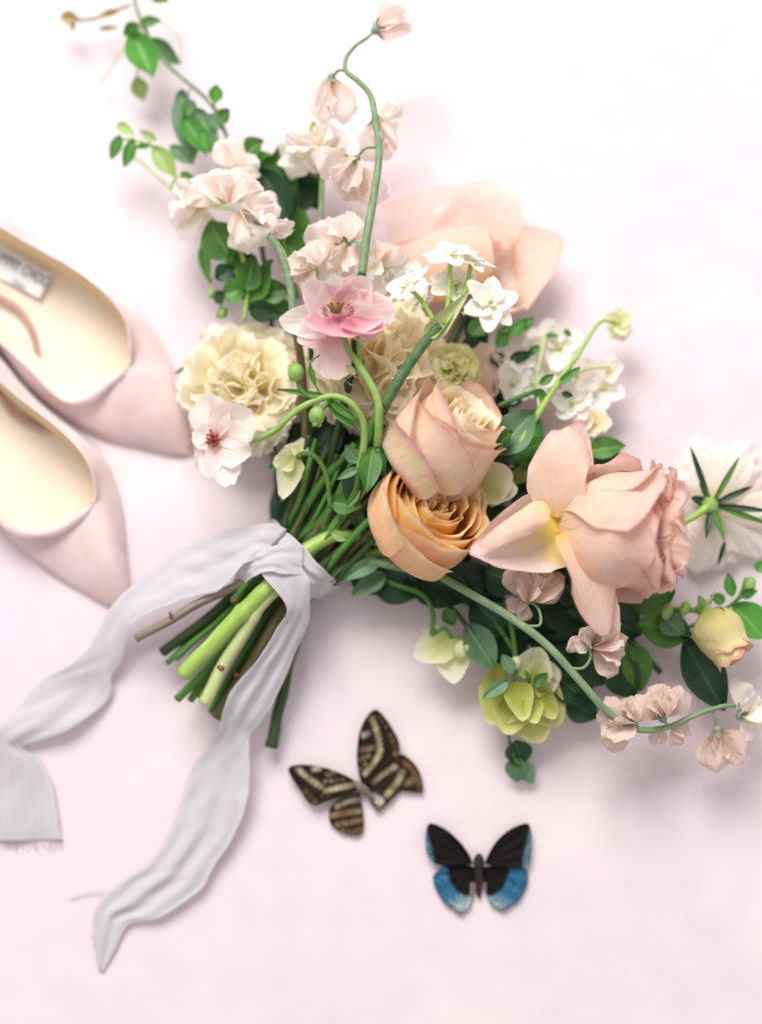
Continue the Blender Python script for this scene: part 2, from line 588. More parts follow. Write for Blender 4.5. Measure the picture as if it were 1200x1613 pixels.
M['bud'] = petal_mat('yellow_bud_petal', [(0, 'b8bc58'), (.4, 'e0d894'), (1, 'f0e2b2')], mott=('d8c884', .5), rim=('dca890', .9), transl=.3)
M['leaf'] = leaf_mat('mid_green_leaf', '3c6a2a', '568a38', '8aae66')
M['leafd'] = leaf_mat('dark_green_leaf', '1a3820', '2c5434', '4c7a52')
M['leafb'] = leaf_mat('bright_green_leaf', '3f7f30', '5a9a3e', '8fbd6e', transl=.3)
M['leafp'] = leaf_mat('pale_green_leaf', '8fae62', 'a9c47c', 'cadba6', transl=.35)
M['leafg'] = leaf_mat('grey_green_leaf', '547a56', '72966c', 'a2ba98', rough=.5)
M['olive'] = leaf_mat('olive_bud_leaf', '8a7a3e', 'a0925a', 'b8a878')
M['stem'] = plain_mat('green_stem', '44702c', '5c8840', stretch=(3, 14, 1), rough=.4, bump=.15)
M['stemr'] = plain_mat('fresh_stem', '7a9e48', '98b868', stretch=(3, 14, 1), rough=.42, bump=.15)
M['stemgd'] = plain_mat('dull_green_stalk', '44623e', '5e8054', stretch=(5, 12, 1), rough=.5, bump=.2)
M['steml'] = plain_mat('lime_stem', '86a845', 'a8c46a', stretch=(4, 10, 1), rough=.38, bump=.12)
M['stemp'] = plain_mat('pale_stem', 'a9b878', 'c6cc98', stretch=(4, 10, 1), rough=.42, bump=.12)
M['stemd'] = plain_mat('dark_stem', '24381c', '3d5228', stretch=(4, 10, 1), rough=.42, bump=.2)
M['stemb'] = plain_mat('brown_stem', '4c4430', '6e6a44', stretch=(6, 8, 1), rough=.45, bump=.3)
M['stemgb'] = plain_mat('grey_brown_stem', '6a5c52', '9c8e82', stretch=(7, 3, 1), rough=.4, bump=.2)
M['stemg'] = plain_mat('grey_green_stem', '667f5c', '869f78', stretch=(5, 20, 1), rough=.55, bump=.15)
M['calyx'] = plain_mat('grey_green_calyx', '6c7c68', '8c9a86', scale=200, rough=.6)
M['calyxg'] = plain_mat('green_calyx', '6f9448', '96b468', scale=160, rough=.5)
M['seam'] = plain_mat('red_node', '6e342c', '94584a', scale=300, rough=.5)
M['stamen'] = plain_mat('red_brown_stamen', '7a2a22', 'a8553a', scale=400, rough=.6)
M['dome'] = plain_mat('green_gold_dome', '66602c', '9a8446', scale=700, rough=.7, bump=.6)

# ------------------------------------------------------------------ the surface everything lies on
m, nt, N, Lk, bs = new_mat('painted_pink_surface')
tc = N.new('ShaderNodeTexCoord')
n1 = N.new('ShaderNodeTexNoise')
n1.inputs['Scale'].default_value = 5.5
n1.inputs['Detail'].default_value = 4
n1.inputs['Distortion'].default_value = .6
Lk.new(tc.outputs['Object'], n1.inputs['Vector'])
r1 = ramp(N, [(.3, 'dbcdd6'), (.5, 'dfd0d6'), (.7, 'e6d8da')])
Lk.new(n1.outputs[0], r1.inputs[0])
n2 = N.new('ShaderNodeTexNoise')
n2.inputs['Scale'].default_value = 40
n2.inputs['Detail'].default_value = 6
Lk.new(tc.outputs['Object'], n2.inputs['Vector'])
hs = N.new('ShaderNodeHueSaturation')
mr = N.new('ShaderNodeMapRange')
mr.inputs[1].default_value, mr.inputs[2].default_value = .3, .7
mr.inputs[3].default_value, mr.inputs[4].default_value = .965, 1.025
Lk.new(n2.outputs[0], mr.inputs[0])
Lk.new(mr.outputs[0], hs.inputs['Value'])
Lk.new(r1.outputs[0], hs.inputs['Color'])
Lk.new(hs.outputs[0], bs.inputs['Base Color'])
bs.inputs['Roughness'].default_value = .8
bs.inputs['Specular IOR Level'].default_value = .15
bu = N.new('ShaderNodeBump')
bu.inputs['Strength'].default_value = .22
bu.inputs['Distance'].default_value = .001
Lk.new(n2.outputs[0], bu.inputs['Height'])
Lk.new(bu.outputs[0], bs.inputs['Normal'])
mb = MB()
g = 4000
mb.add([(-g, -g, 0), (g, -g, 0), (g, g, 0), (-g, g, 0)], [(0, 1, 2, 3)])
o = mb.obj('table_surface', m)
o['kind'] = 'structure'

exec_parts = True

# ------------------------------------------------------------------ shoes
M['suede'] = plain_mat('blush_suede', 'ccb0ae', 'e8d5d2', scale=26, rough=.95, bump=.12, sheen=.5, spec=.1)
M['suede_edge'] = plain_mat('suede_trim', 'b08a80', 'bf9a90', scale=90, rough=.9, sheen=.3)
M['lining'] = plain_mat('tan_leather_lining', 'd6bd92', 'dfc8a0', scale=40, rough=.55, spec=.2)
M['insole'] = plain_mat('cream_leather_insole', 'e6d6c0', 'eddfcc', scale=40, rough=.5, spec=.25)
M['sole'] = plain_mat('tan_sole', 'b89274', 'c4a080', scale=80, rough=.6)
M['silverlabel'] = plain_mat('silver_label', 'e8e5e5', 'efecec', scale=60, rough=.5)
M['ink'] = plain_mat('grey_print', '77706e', '807a78', scale=60, rough=.5)


def shoe(name, label, L, R, TL, TR, walls, hs=1.0, logo=None, seam=None, tz=0):
    """L, R: outline from toe to heel on the two sides; TL, TR: edge of the opening from the front of the opening to the heel.
    points are photo pixels with heights"""
    root = thing(name, label, 'shoe', P(L[0][0], L[0][1], 0), 'blush pumps')
    n_v, n_o = 12, 26            # rows along the vamp and along the opening
    n = n_v + n_o
    Ls = spline([P(*p) for p in L], n)
    Rs = spline([P(*p) for p in R], n)
    tipp = (Ls[0] + Rs[0]) / 2
    front = P(*TL[0])
    # match rows of the opening to the outline by spreading them evenly from the vamp on
    k0 = n_v
    ridge = [tipp * (1 - t) + front * t + np.array([0, 0, 10 * math.sin(PI * t)]) for t in np.linspace(0, 1, n_v)]
    TLs = np.array(list(ridge) + list(spline([P(*p) for p in TL], n_o + 1)[1:]))
    TRs = np.array(list(ridge) + list(spline([P(*p) for p in TR], n_o + 1)[1:]))
    nc = 9
    V, U = [], []
    for i in range(n):
        for side, (o_, t_) in enumerate(((Ls, TLs), (Rs, TRs))):
            for j in range(nc):
                q = j / (nc - 1)
                p = o_[i] * (1 - q) + t_[i] * q
                bulge = math.sin(PI * q) ** .8
                zz = o_[i][2] + (t_[i][2] - o_[i][2]) * math.sin(PI / 2 * q) ** 0.75
                p = np.array([p[0], p[1], zz])
                out = o_[i] - t_[i]
                out[2] = 0
                p += nrm(out) * bulge * (6 if i >= n_v else 3)
                V.append(p)
                U.append((q, i / n))
    F = []
    for i in range(n - 1):
        for side in (0, 1):
            for j in range(nc - 1):
                a = (i * 2 + side) * nc + j
                f = (a, a + 1, a + 1 + 2 * nc, a + 2 * nc)
                F.append(f if side == 0 else f[::-1])
    # weld the ridge
    remap = list(range(len(V)))
    for i in range(n_v):
        remap[(i * 2 + 1) * nc + nc - 1] = (i * 2) * nc + nc - 1
    F2 = []
    for f in F:
        g_ = []
        for x in f:
            if remap[x] not in g_:
                g_.append(remap[x])
        if len(g_) > 2:
            F2.append(tuple(g_))
    mb = MB()
    mb.add(V, F2, U)
    up = mb.obj('upper', M['suede'], root)
    sd = up.modifiers.new('thickness', 'SOLIDIFY')
    sd.thickness = 2.2 * K
    sd.offset = -1
    # binding round the opening
    mb = MB()
    rim = list(TLs[n_v - 1:][::-1]) + list(TRs[n_v:])
    tube(mb, np.array(rim)[::2], 2.2, n=90, ns=6)
    mb.obj('topline_binding', M['suede'], root)
    # inner walls and insole
    ins_h = 9
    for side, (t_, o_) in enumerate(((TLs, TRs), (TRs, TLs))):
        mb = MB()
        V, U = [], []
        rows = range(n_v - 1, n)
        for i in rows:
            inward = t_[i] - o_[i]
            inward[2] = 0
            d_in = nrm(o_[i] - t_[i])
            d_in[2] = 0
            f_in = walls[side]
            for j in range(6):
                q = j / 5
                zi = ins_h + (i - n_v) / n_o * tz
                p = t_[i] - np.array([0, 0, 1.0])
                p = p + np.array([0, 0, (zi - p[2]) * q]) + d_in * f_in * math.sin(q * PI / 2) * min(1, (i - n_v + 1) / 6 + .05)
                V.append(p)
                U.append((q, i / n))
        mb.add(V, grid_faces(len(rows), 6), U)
        mb.obj('lining', M['lining' if side else 'insole'], root)  # light put into the colour: lit left wall pale, shaded right wall tan
    mb = MB()
    V, U = [], []
    nu = 9
    cen = (TLs + TRs) / 2
    for i in list(range(n_v - 5, n)):
        for j in range(nu):
            q = j / (nu - 1)
            if i < n_v:
                a_, b_ = Ls[i] * .85 + Rs[i] * .15, Ls[i] * .15 + Rs[i] * .85
            else:
                a_, b_ = TLs[i], TRs[i]
            p = a_ * (1 - q) + b_ * q
            zi = ins_h - 1 + max(0, (i - n_v)) / n_o * tz
            V.append(np.array([p[0], p[1], zi + 3 * abs(2 * q - 1) ** 2]))
            U.append((q, i / n))
    mb.add(V, grid_faces(len(V) // nu, nu), U)
    mb.obj('insole', M['insole'], root)
    # sole
    mb = MB()
    V, U = [], []
    for i in range(n):
        for z in (0.5, 6):
            for (a_) in (Ls[i], Rs[i]):
                c_ = (Ls[i] + Rs[i]) / 2
                p = c_ + (a_ - c_) * (.90 if z < 1 else .97)
                V.append((p[0], p[1], z + max(0, i - n_v - 8) / (n_o - 8) * tz * .8))
                U.append((0, 0))
    F = []
    for i in range(n - 1):
        a = i * 4
        F += [(a, a + 4, a + 5, a + 1), (a + 2, a + 3, a + 7, a + 6), (a, a + 2, a + 6, a + 4), (a + 1, a + 5, a + 7, a + 3)]
    mb.add(V, F, U)
    mb.obj('sole', M['sole'], root, smooth=False)
    # heel block at the far end
    c_ = (Ls[-4] + Rs[-4]) / 2
    mb = MB()
    tube(mb, [(c_[0], c_[1], 0), (c_[0], c_[1], tz * .8 + 4)], [34, 44], n=5, ns=14)
    mb.obj('heel', M['suede'], root)
    if seam:
        mb = MB()
        tube(mb, [P(*p) for p in seam], 5.5, ns=8, n=40)
        mb.obj('inner_seam', M['suede_edge'], root)
    if logo:
        x, y, h, ang, txt, sub, sz, quad = logo
        mb = MB()
        q = [P(*p) for p in quad]
        low = [p - np.array([0, 0, 2.0]) for p in q]
        mb.add(q + low, [(0, 1, 2, 3), (0, 4, 5, 1), (1, 5, 6, 2), (2, 6, 7, 3), (3, 7, 4, 0)])
        lab = mb.obj('label', M['silverlabel'], root, smooth=False)
        for t_, s_, dx, dy in ((txt, sz, 0, 0), (sub[0], sub[1], sub[2], sub[3])):
            cu = bpy.data.curves.new('lettering', 'FONT')
            cu.body = t_
            cu.size = s_ * K
            cu.align_x = 'RIGHT'
            cu.space_character = 1.08
            cu.extrude = 0.3 * K
            ob = bpy.data.objects.new('lettering_curve', cu)
            C.objects.link(ob)
            dg = bpy.context.evaluated_depsgraph_get()
            me = bpy.data.meshes.new_from_object(ob.evaluated_get(dg))
            bpy.data.objects.remove(ob)
            bpy.data.curves.remove(cu)
            me.materials.clear()
            me.materials.append(M['ink'])
            to = bpy.data.objects.new('lettering', me)
            C.objects.link(to)
            to.parent = lab
            to.location = tuple(P(x + dx, y + dy, h) * K - np.array(root.location))
            to.rotation_euler = (0, 0, math.radians(ang))
            to.scale = (.60, 1, 1)
    return root


shoe('pump_shoe', 'blush suede pointed pump with the silver name label showing on its insole', 
     L=[(303, 713, 5), (278, 719, 5), (222, 706, 5), (159, 691, 5), (99, 657, 6), (48, 614, 8), (0, 550, 12), (-60, 480, 20), (-120, 420, 28), (-190, 350, 34), (-200, 318, 36)],
     R=[(303, 709, 5), (303, 689, 5), (279, 598, 5), (254, 542, 5), (222, 492, 5), (171, 451, 6), (119, 411, 8), (63, 376, 12), (0, 334, 18), (-80, 285, 26), (-150, 262, 33), (-200, 300, 36)],
     TL=[(204, 575, 52), (190, 590, 52), (159, 622, 50), (123, 638, 48), (87, 622, 48), (55, 590, 50), (24, 560, 54), (-20, 520, 62), (-80, 455, 75), (-140, 385, 90), (-185, 340, 98), (-185, 325, 98)],
     TR=[(204, 575, 52), (206, 550, 64), (202, 512, 75), (171, 467, 84), (119, 425, 86), (60, 392, 90), (0, 357, 96), (-70, 310, 110), (-140, 288, 124), (-185, 310, 130)],
     walls=(26, 10), tz=34,
     seam=[(-40, 448, 40), (0, 468, 38), (30, 488, 34), (50, 520, 28), (60, 560, 22), (63, 592, 20)],
     logo=(74, 453, 36, -29, 'JIMMY CHOO', ('LONDON', 8.5, -36, 2), 25,
           [(-60, 355, 32.5), (0, 384, 32.5), (83, 433, 32.5), (62, 469, 32.5), (0, 438, 32.5), (-80, 398, 32.5)][0:1] + [(83, 433, 32.5), (62, 469, 32.5), (-82, 396, 32.5)]))
shoe('pump_shoe', 'blush suede pointed pump whose toe runs under the grey ribbon',
     L=[(200, 962, 5), (171, 955, 5), (135, 935, 5), (79, 903, 5), (32, 864, 6), (0, 830, 8), (-50, 770, 14), (-110, 690, 22), (-170, 620, 30), (-230, 560, 36), (-240, 535, 36)],
     R=[(203, 957, 5), (206, 930, 5), (200, 880, 5), (194, 810, 5), (184, 768, 5), (165, 722, 6), (131, 688, 8), (79, 648, 10), (38, 608, 14), (0, 560, 18), (-70, 500, 26), (-170, 480, 33), (-240, 515, 36)],
     TL=[(150, 788, 52), (139, 806, 52), (107, 833, 50), (63, 847, 48), (24, 838, 48), (0, 823, 50), (-50, 765, 58), (-110, 690, 72), (-170, 620, 88), (-222, 560, 98), (-225, 540, 98)],
     TR=[(150, 788, 52), (151, 768, 64), (146, 741, 75), (127, 709, 84), (95, 676, 86), (48, 640, 90), (0, 600, 96), (-70, 530, 110), (-160, 500, 124), (-225, 525, 130)],
     walls=(10, 14), tz=34,
     seam=[(-40, 570, 44), (0, 624, 38), (20, 648, 34), (50, 668, 30), (80, 678, 30), (100, 681, 34)])

# ------------------------------------------------------------------ silk ribbon
m, nt, N, Lk, bs = new_mat('grey_silk')
uv = N.new('ShaderNodeUVMap')
mp = N.new('ShaderNodeMapping')
mp.inputs['Scale'].default_value = (30, 1.1, 1)
Lk.new(uv.outputs[0], mp.inputs[0])
no = N.new('ShaderNodeTexNoise')
no.inputs['Scale'].default_value = 1
no.inputs['Detail'].default_value = 5
Lk.new(mp.outputs[0], no.inputs['Vector'])
rp = ramp(N, [(.3, 'dcd9de'), (.7, 'e6e4e8')])
Lk.new(no.outputs[0], rp.inputs[0])
Lk.new(rp.outputs[0], bs.inputs['Base Color'])
bs.inputs['Roughness'].default_value = .5
bs.inputs['Sheen Weight'].default_value = .3
bs.inputs['Specular IOR Level'].default_value = .3
bu = N.new('ShaderNodeBump')
bu.inputs['Strength'].default_value = .3
bu.inputs['Distance'].default_value = .0016
Lk.new(no.outputs[0], bu.inputs['Height'])
Lk.new(bu.outputs[0], bs.inputs['Normal'])
tr = N.new('ShaderNodeBsdfTranslucent')
Lk.new(rp.outputs[0], tr.inputs[0])
ms = N.new('ShaderNodeMixShader')
ms.inputs[0].default_value = .38
Lk.new(bs.outputs[0], ms.inputs[1])
Lk.new(tr.outputs[0], ms.inputs[2])
Lk.new(ms.outputs[0], N['Material Output'].inputs[0])
tp_ = N.new('ShaderNodeBsdfTransparent')
m3 = N.new('ShaderNodeMixShader')
m3.inputs[0].default_value = .14
Lk.new(ms.outputs[0], m3.inputs[1])
Lk.new(tp_.outputs[0], m3.inputs[2])
Lk.new(m3.outputs[0], N['Material Output'].inputs[0])
M['silk'] = m

rib = thing('ribbon', 'pale grey silk ribbon tied round the flower stems with two long trailing tails', 'ribbon', P(450, 890, 0))


def nrmrows(a):
    return a / (np.linalg.norm(a, axis=1)[:, None] + 1e-6)


def strip(name, secs, folds=0.0, crumple=.022, nf=3.0, nu=15, n=None, seed=0, sag=0.0):
    """cloth between two edges; secs = ((x,y,h),(x,y,h)) pairs; folds run lengthwise"""
    rs = np.random.RandomState(seed)
    A = np.array([np.concatenate([P(*a), P(*b)]) for a, b in secs])
    n = n or len(secs) * 6
    Sx = spline(A, n)
    a, b = Sx[:, None, :3], Sx[:, None, 3:]
    q = np.linspace(0, 1, nu)[None, :, None]
    V = a * (1 - q) + b * q
    tt = np.linspace(0, 1, n)[:, None]
    qq = q[..., 0]
    wdt = np.linalg.norm(Sx[:, :3] - Sx[:, 3:], axis=1)[:, None]
    z = np.zeros((n, nu))
    for k in range(4):
        f = nf * rs.uniform(.6, 1.5)
        z += rs.uniform(.4, 1) * np.sin(f * PI * qq * 2 + rs.uniform(0, 6.3) + rs.uniform(-6, 6) * tt) * (0.5 + .5 * np.sin(tt * rs.uniform(4, 14) + rs.uniform(0, 6)))
    z = z / 2.2
    env = np.sin(PI * qq) ** .6
    V[..., 2] += folds * wdt * z * env + sag * wdt * np.sin(PI * qq) * np.sin(5 * PI * tt)
    ln = tt * len(secs)
    cr = np.zeros((n, nu))
    for k in range(7):
        fu, ft, p1 = rs.uniform(2, 9), rs.uniform(.6, 3.2), rs.uniform(0, 6.3)
        cr += np.abs(np.sin(fu * qq + ft * ln + p1)) * rs.uniform(.4, 1) * (1 if k % 2 else -1)
    V[..., 2] += crumple * wdt * cr * env
    shift = .012 * wdt * np.sin(ln * 2.7 + rs.uniform(0, 6)) + .006 * wdt * np.sin(ln * 6.1 + rs.uniform(0, 6))
    V[..., :2] += (shift * (qq - .5) * 2)[..., None] * (nrmrows(Sx[:, 3:5] - Sx[:, :2]))[:, None, :]
    V[..., 2] = np.maximum(V[..., 2], 1.5)
    mb = MB()
    mb.add(V, grid_faces(n, nu), np.stack([np.broadcast_to(qq, (n, nu)), np.broadcast_to(tt * len(secs), (n, nu))], -1))
    o = mb.obj(name, M['silk'], rib)
    sd = o.modifiers.new('thickness', 'SOLIDIFY')
    sd.thickness = .8 * K
    sd.offset = 0
    return o


strip('wrap', [((424, 826, 18), (384, 872, 14)), ((432, 819, 62), (388, 880, 66)), ((446, 832, 94), (398, 886, 102)), ((466, 850, 106), (418, 905, 116)),
               ((490, 875, 108), (440, 935, 114)), ((512, 898, 100), (466, 948, 100)), ((533, 921, 62), (494, 942, 58)), ((536, 928, 20), (500, 946, 14))],
      folds=.085, nf=3.2, nu=41, n=90, seed=4, crumple=.022)
strip('wrap', [((478, 862, 112), (476, 905, 116)), ((455, 856, 118), (448, 905, 124)), ((425, 862, 122), (424, 900, 128)), ((396, 876, 116), (402, 908, 120)),
               ((376, 896, 98), (392, 914, 106)), ((364, 922, 78), (378, 930, 88))], folds=.09, nf=2.4, nu=31, n=60, seed=9, crumple=.022)
strip('tail', [((452, 834, 104), (410, 880, 116)), ((428, 824, 106), (385, 888, 122)), ((400, 826, 104), (370, 905, 118)), ((345, 840, 95), (340, 932, 104)), ((292, 861, 78), (287, 946, 88)),
               ((233, 904, 58), (235, 967, 72)), ((192, 938, 46), (207, 985, 58)), ((168, 966, 40), (200, 1008, 44)),
               ((140, 1020, 34), (192, 1040, 26)), ((110, 1046, 30), (178, 1066, 16)), ((63, 1075, 22), (172, 1100, 10)),
               ((30, 1110, 22), (118, 1146, 22)), ((0, 1146, 32), (62, 1168, 16)), ((-18, 1166, 32), (36, 1178, 10)),
               ((-16, 1200, 18), (66, 1198, 8)), ((-20, 1240, 8), (84, 1241, 6)), ((-15, 1290, 7), (95, 1300, 7)), ((-10, 1326, 5), (98, 1323, 5))],
      folds=.08, nf=1.8, crumple=.009, nu=31, n=160, seed=2)
strip('tail', [((398, 880, 116), (476, 895, 116)), ((420, 915, 124), (489, 918, 114)), ((452, 958, 116), (488, 952, 100)), ((433, 995, 100), (485, 985, 86)),
               ((400, 1047, 88), (463, 1033, 70)), ((367, 1083, 80), (436, 1098, 58)), ((354, 1110, 72), (412, 1138, 50)), ((345, 1146, 48), (394, 1158, 42)),
               ((325, 1178, 22), (394, 1188, 40)), ((301, 1212, 8), (393, 1228, 34)), ((286, 1255, 5), (390, 1268, 30)), ((270, 1304, 5), (366, 1320, 22)),
               ((238, 1352, 6), (335, 1371, 18)), ((202, 1382, 6), (317, 1399, 16)), ((168, 1407, 6), (258, 1444, 14)), ((148, 1440, 5), (203, 1457, 9)),
               ((149, 1485, 5), (181, 1498, 6)), ((156, 1528, 4), (163, 1531, 4))], folds=.08, nf=1.8, crumple=.009, nu=31, n=160, seed=6)
mb = MB()
tube(mb, [P(165, 1404, 6), P(140, 1405, 5), P(112, 1416, 3)], .9, ns=5)
tube(mb, [P(98, 1322, 5), P(86, 1318, 4), P(72, 1322, 3)], .9, ns=5)
tube(mb, [P(520, 922, 60), P(512, 940, 45), P(500, 948, 30)], .8, ns=5)
mb.obj('frayed_thread', M['silk'], rib)
rs = random.Random(3)
mb = MB()
for k in range(26):
    x = -8 + 104 * k / 25 + rs.uniform(-2, 2)
    tube(mb, [P(x, 1323, 5), P(x + rs.uniform(-3, 3), 1330, 4), P(x + rs.uniform(-6, 6), 1323 + rs.uniform(9, 20), 2)], .5, n=6, ns=4)
for k in range(12):
    q = k / 11
    x, y = 150 + 12 * q, 1470 + 58 * q
    tube(mb, [P(x, y, 5), P(x - rs.uniform(3, 9), y + rs.uniform(0, 8), 3)], .5, n=4, ns=4)
o = mb.obj('fringe', M['silk'], rib)
o['kind'] = 'stuff'

# ------------------------------------------------------------------ butterflies
m, nt, N, Lk, bs = new_mat('butterfly_wing')
at = N.new('ShaderNodeAttribute')
at.attribute_name = 'pigment'
no = N.new('ShaderNodeTexNoise')
no.inputs['Scale'].default_value = 900
tc = N.new('ShaderNodeTexCoord')
Lk.new(tc.outputs['Object'], no.inputs['Vector'])
hs = N.new('ShaderNodeHueSaturation')
mr = N.new('ShaderNodeMapRange')
mr.inputs[1].default_value, mr.inputs[2].default_value = .3, .7
mr.inputs[3].default_value, mr.inputs[4].default_value = .8, 1.15
Lk.new(no.outputs[0], mr.inputs[0])
Lk.new(mr.outputs[0], hs.inputs['Value'])
Lk.new(at.outputs[0], hs.inputs['Color'])
Lk.new(hs.outputs[0], bs.inputs['Base Color'])
bs.inputs['Roughness'].default_value = .7
bs.inputs['Specular IOR Level'].default_value = .15
M['wing'] = m
M['fuzz'] = plain_mat('dark_body', '1c1714', '3a302a', scale=500, rough=.9, bump=.4)
M['fuzzb'] = plain_mat('brown_body', '5c5048', '8a7c70', scale=500, rough=.9, bump=.4)


def wing(name, root_px, outline, h0, h1, paint, parent, nr=46, na=90):
    """closed wing outline (photo pixels); paint(x, y, r) gives its pigment"""
    out = np.array(outline, float)
    out = np.vstack([out])
    sp = spline(np.hstack([out, np.zeros((len(out), 1))]), na)[:, :2]
    rx, ry = root_px
    V, U, Cc = [], [], []
    for j in range(nr):
        r = (j / (nr - 1))
        for i in range(na):
            x, y = rx + (sp[i, 0] - rx) * r, ry + (sp[i, 1] - ry) * r
            V.append(P(x, y, h0 + (h1 - h0) * r + 1.2 * math.sin(i * .6) * r))
            U.append((i / na, r))
            c = paint(x, y, r, i / (na - 1))
            jt = 1 + .22 * math.sin(x * 3.1 + y * 1.7) * math.sin(y * 2.9 - x * 1.3) + .10 * (((i * 7919 + j * 104729) % 97) / 97 - .5)
            c = tuple(min(1, max(0, q_ * jt)) for q_ in c)
            Cc.append(lin(c))
    mb = MB()
    mb.add(V, grid_faces(nr, na), U, Cc)
    # underside, so the wing has a thickness
    V2 = [v - np.array([0, 0, 1.0]) for v in V]
    mb.add(V2, [f[::-1] for f in grid_faces(nr, na)], U, Cc)
    off = nr * na
    rim = [(nr - 1) * na + i for i in range(na)]
    mb.F += [(rim[i], rim[i + 1], rim[i + 1] + off, rim[i] + off) for i in range(na - 1)]
    return mb.obj(name, M['wing'], parent)


def mixc(a, b, t):
    t = max(0.0, min(1.0, t))
    return tuple(x * (1 - t) + y * t for x, y in zip(a, b))


def hexc(s):
    return tuple(int(s[i:i + 2], 16) / 255 for i in (0, 2, 4))


def z5(x, y):
    return 430 + x / 2.727, 1090 + y / 2.727


def spot_paint(ground, chains):
    """rows of pale spots: chains of (points, radius, colour, gap)"""
    sp = []
    g0 = hexc(ground)
    for pts, r, c, n in chains:
        pp = [z5(*p) for p in pts]
        q = spline(np.array([(a, b, 0) for a, b in pp]), n) if len(pp) > 1 else np.array([[pp[0][0], pp[0][1], 0]])
        for p in q:
            sp.append((p[0], p[1], r * .92 / 2.727, mixc(hexc(c), g0, ((int(p[0] * 7 + p[1] * 13) % 10) / 10) * .45)))
    g = hexc(ground)

    def f(x, y, r, a):
        col = g
        for sx, sy, sr, c in sp:
            d = math.hypot(x - sx, y - sy)
            if d < sr * 1.2:
                col = mixc(c, col, (d - sr * .6) / (sr * .6))
        return col
    return f


bf = thing('butterfly', 'brown butterfly with rows of cream spots on its wings', 'butterfly', P(570, 1240, 0), 'mounted butterflies')
cream, tan, rust, grey = 'a69c7c', '7c6a4c', '6e4e34', 'b4aca0'
fr = spot_paint('20160f', [([(425, 115), (450, 180), (460, 250)], 17, cream, 7), ([(455, 270), (430, 310), (395, 350)], 17, cream, 6), ([(390, 185), (405, 180)], 16, grey, 2),
                           ([(380, 250), (430, 240)], 15, tan, 4), ([(375, 290), (410, 275)], 14, tan, 3), ([(505, 185), (522, 230), (525, 265)], 14, rust, 4),
                           ([(460, 110), (485, 150)], 10, '5c4434', 3), ([(375, 330), (395, 310)], 12, tan, 2)])
wing('forewing', z5(385, 405), [z5(*p) for p in [(385, 405), (368, 350), (360, 280), (370, 180), (400, 110), (440, 75), (482, 112), (520, 170), (540, 215), (541, 262), (520, 292), (455, 335), (405, 395), (385, 405)]], 9, 16, fr, bf)
fl_ = spot_paint('20160f', [([(110, 330), (150, 370), (205, 405)], 17, cream, 7), ([(230, 425), (280, 412), (335, 400)], 17, cream, 6), ([(175, 335), (200, 325)], 16, grey, 3),
                            ([(235, 355), (260, 345)], 15, tan, 3), ([(225, 385), (300, 375)], 13, '7c6a5a', 4), ([(140, 430), (178, 468)], 16, rust, 3), ([(210, 445), (240, 440)], 10, '5c4434', 2)])
wing('forewing', z5(375, 415), [z5(*p) for p in [(375, 415), (345, 378), (280, 345), (200, 320), (120, 312), (72, 322), (70, 350), (110, 412), (150, 470), (185, 488), (240, 462), (310, 450), (375, 415)]], 9, 16, fl_, bf)
hr = spot_paint('281b12', [([(430, 385), (480, 345), (520, 320)], 18, cream, 6), ([(490, 440), (530, 395), (555, 345)], 18, cream, 7), ([(430, 450), (460, 470)], 24, 'b8b2aa', 3),
                           ([(575, 310), (600, 340), (625, 380), (630, 420)], 17, rust, 6), ([(575, 395), (600, 375)], 17, tan, 3), ([(400, 380), (450, 330)], 14, tan, 3), ([(530, 290), (560, 300)], 14, rust, 2), ([(440, 490), (455, 500)], 12, '7a6248', 2)])
wing('hindwing', z5(395, 400), [z5(*p) for p in [(395, 400), (450, 335), (540, 272), (580, 283), (622, 330), (642, 390), (640, 432), (598, 430), (560, 422), (530, 442), (490, 482), (455, 514), (425, 485), (405, 440), (395, 400)]], 7, 9, hr, bf)
hl = spot_paint('281b12', [([(275, 490), (320, 470), (365, 462)], 15, cream, 6), ([(255, 530), (310, 520), (370, 512)], 17, tan, 7), ([(275, 570), (330, 560), (375, 550)], 16, tan, 6), ([(300, 598), (340, 605), (375, 590)], 16, rust, 5), ([(300, 450), (350, 440)], 12, tan, 3)])
wing('hindwing', z5(372, 430), [z5(*p) for p in [(372, 430), (320, 448), (260, 480), (240, 520), (250, 570), (298, 605), (350, 617), (385, 602), (388, 540), (378, 470), (372, 430)]], 7, 8, hl, bf)
mb = MB()
tube(mb, [P(*z5(345, 385), 12), P(*z5(375, 408), 14), P(*z5(400, 425), 12), P(*z5(432, 462), 8)], [3, 7, 6, 2.5], n=14, ns=10)
mb.obj('body', M['fuzzb'], bf)

bf = thing('butterfly', 'black butterfly with bright blue bands across its hindwings', 'butterfly', P(753, 1365, 0), 'mounted butterflies')
blk, blu, teal, pale = hexc('120b0c'), hexc('2a5f7e'), hexc('4a6c72'), hexc('a0a8a4')


def fore(side):
    def f(x, y, r, a):
        X = (x - 753) * side
        Y = y - 1361
        # outer margin: a teal wedge along the straight outer edge
        d = X - (60 + 0.42 * (-18 - Y) * (1 if Y > -60 else 1) * .35 + (8 if Y < -40 else 0))
        d = X - (67 + max(0, -Y - 8) * .24)
        t = d / 5
        c = mixc(blk, teal, t)
        return mixc(c, blk, (-Y - 52) / 8)
    return f


def hind(side):
    def f(x, y, r, a):
        X = (x - 753) * side
        Y = y - 1365
        d = math.hypot((X - 14) / 34.0, (Y - 2) / 44.0)
        c = mixc(blk, mixc(blu, pale, (Y - 34) / 32 + (28 - X) / 60), (d - .93) / .13)
        if r > .9:
            c = mixc(c, hexc('33505c'), (r - .9) / .1 * .8)
        if X < 13 and Y > 25:
            c = mixc(c, hexc('a08c84'), .7)
        return c
    return f


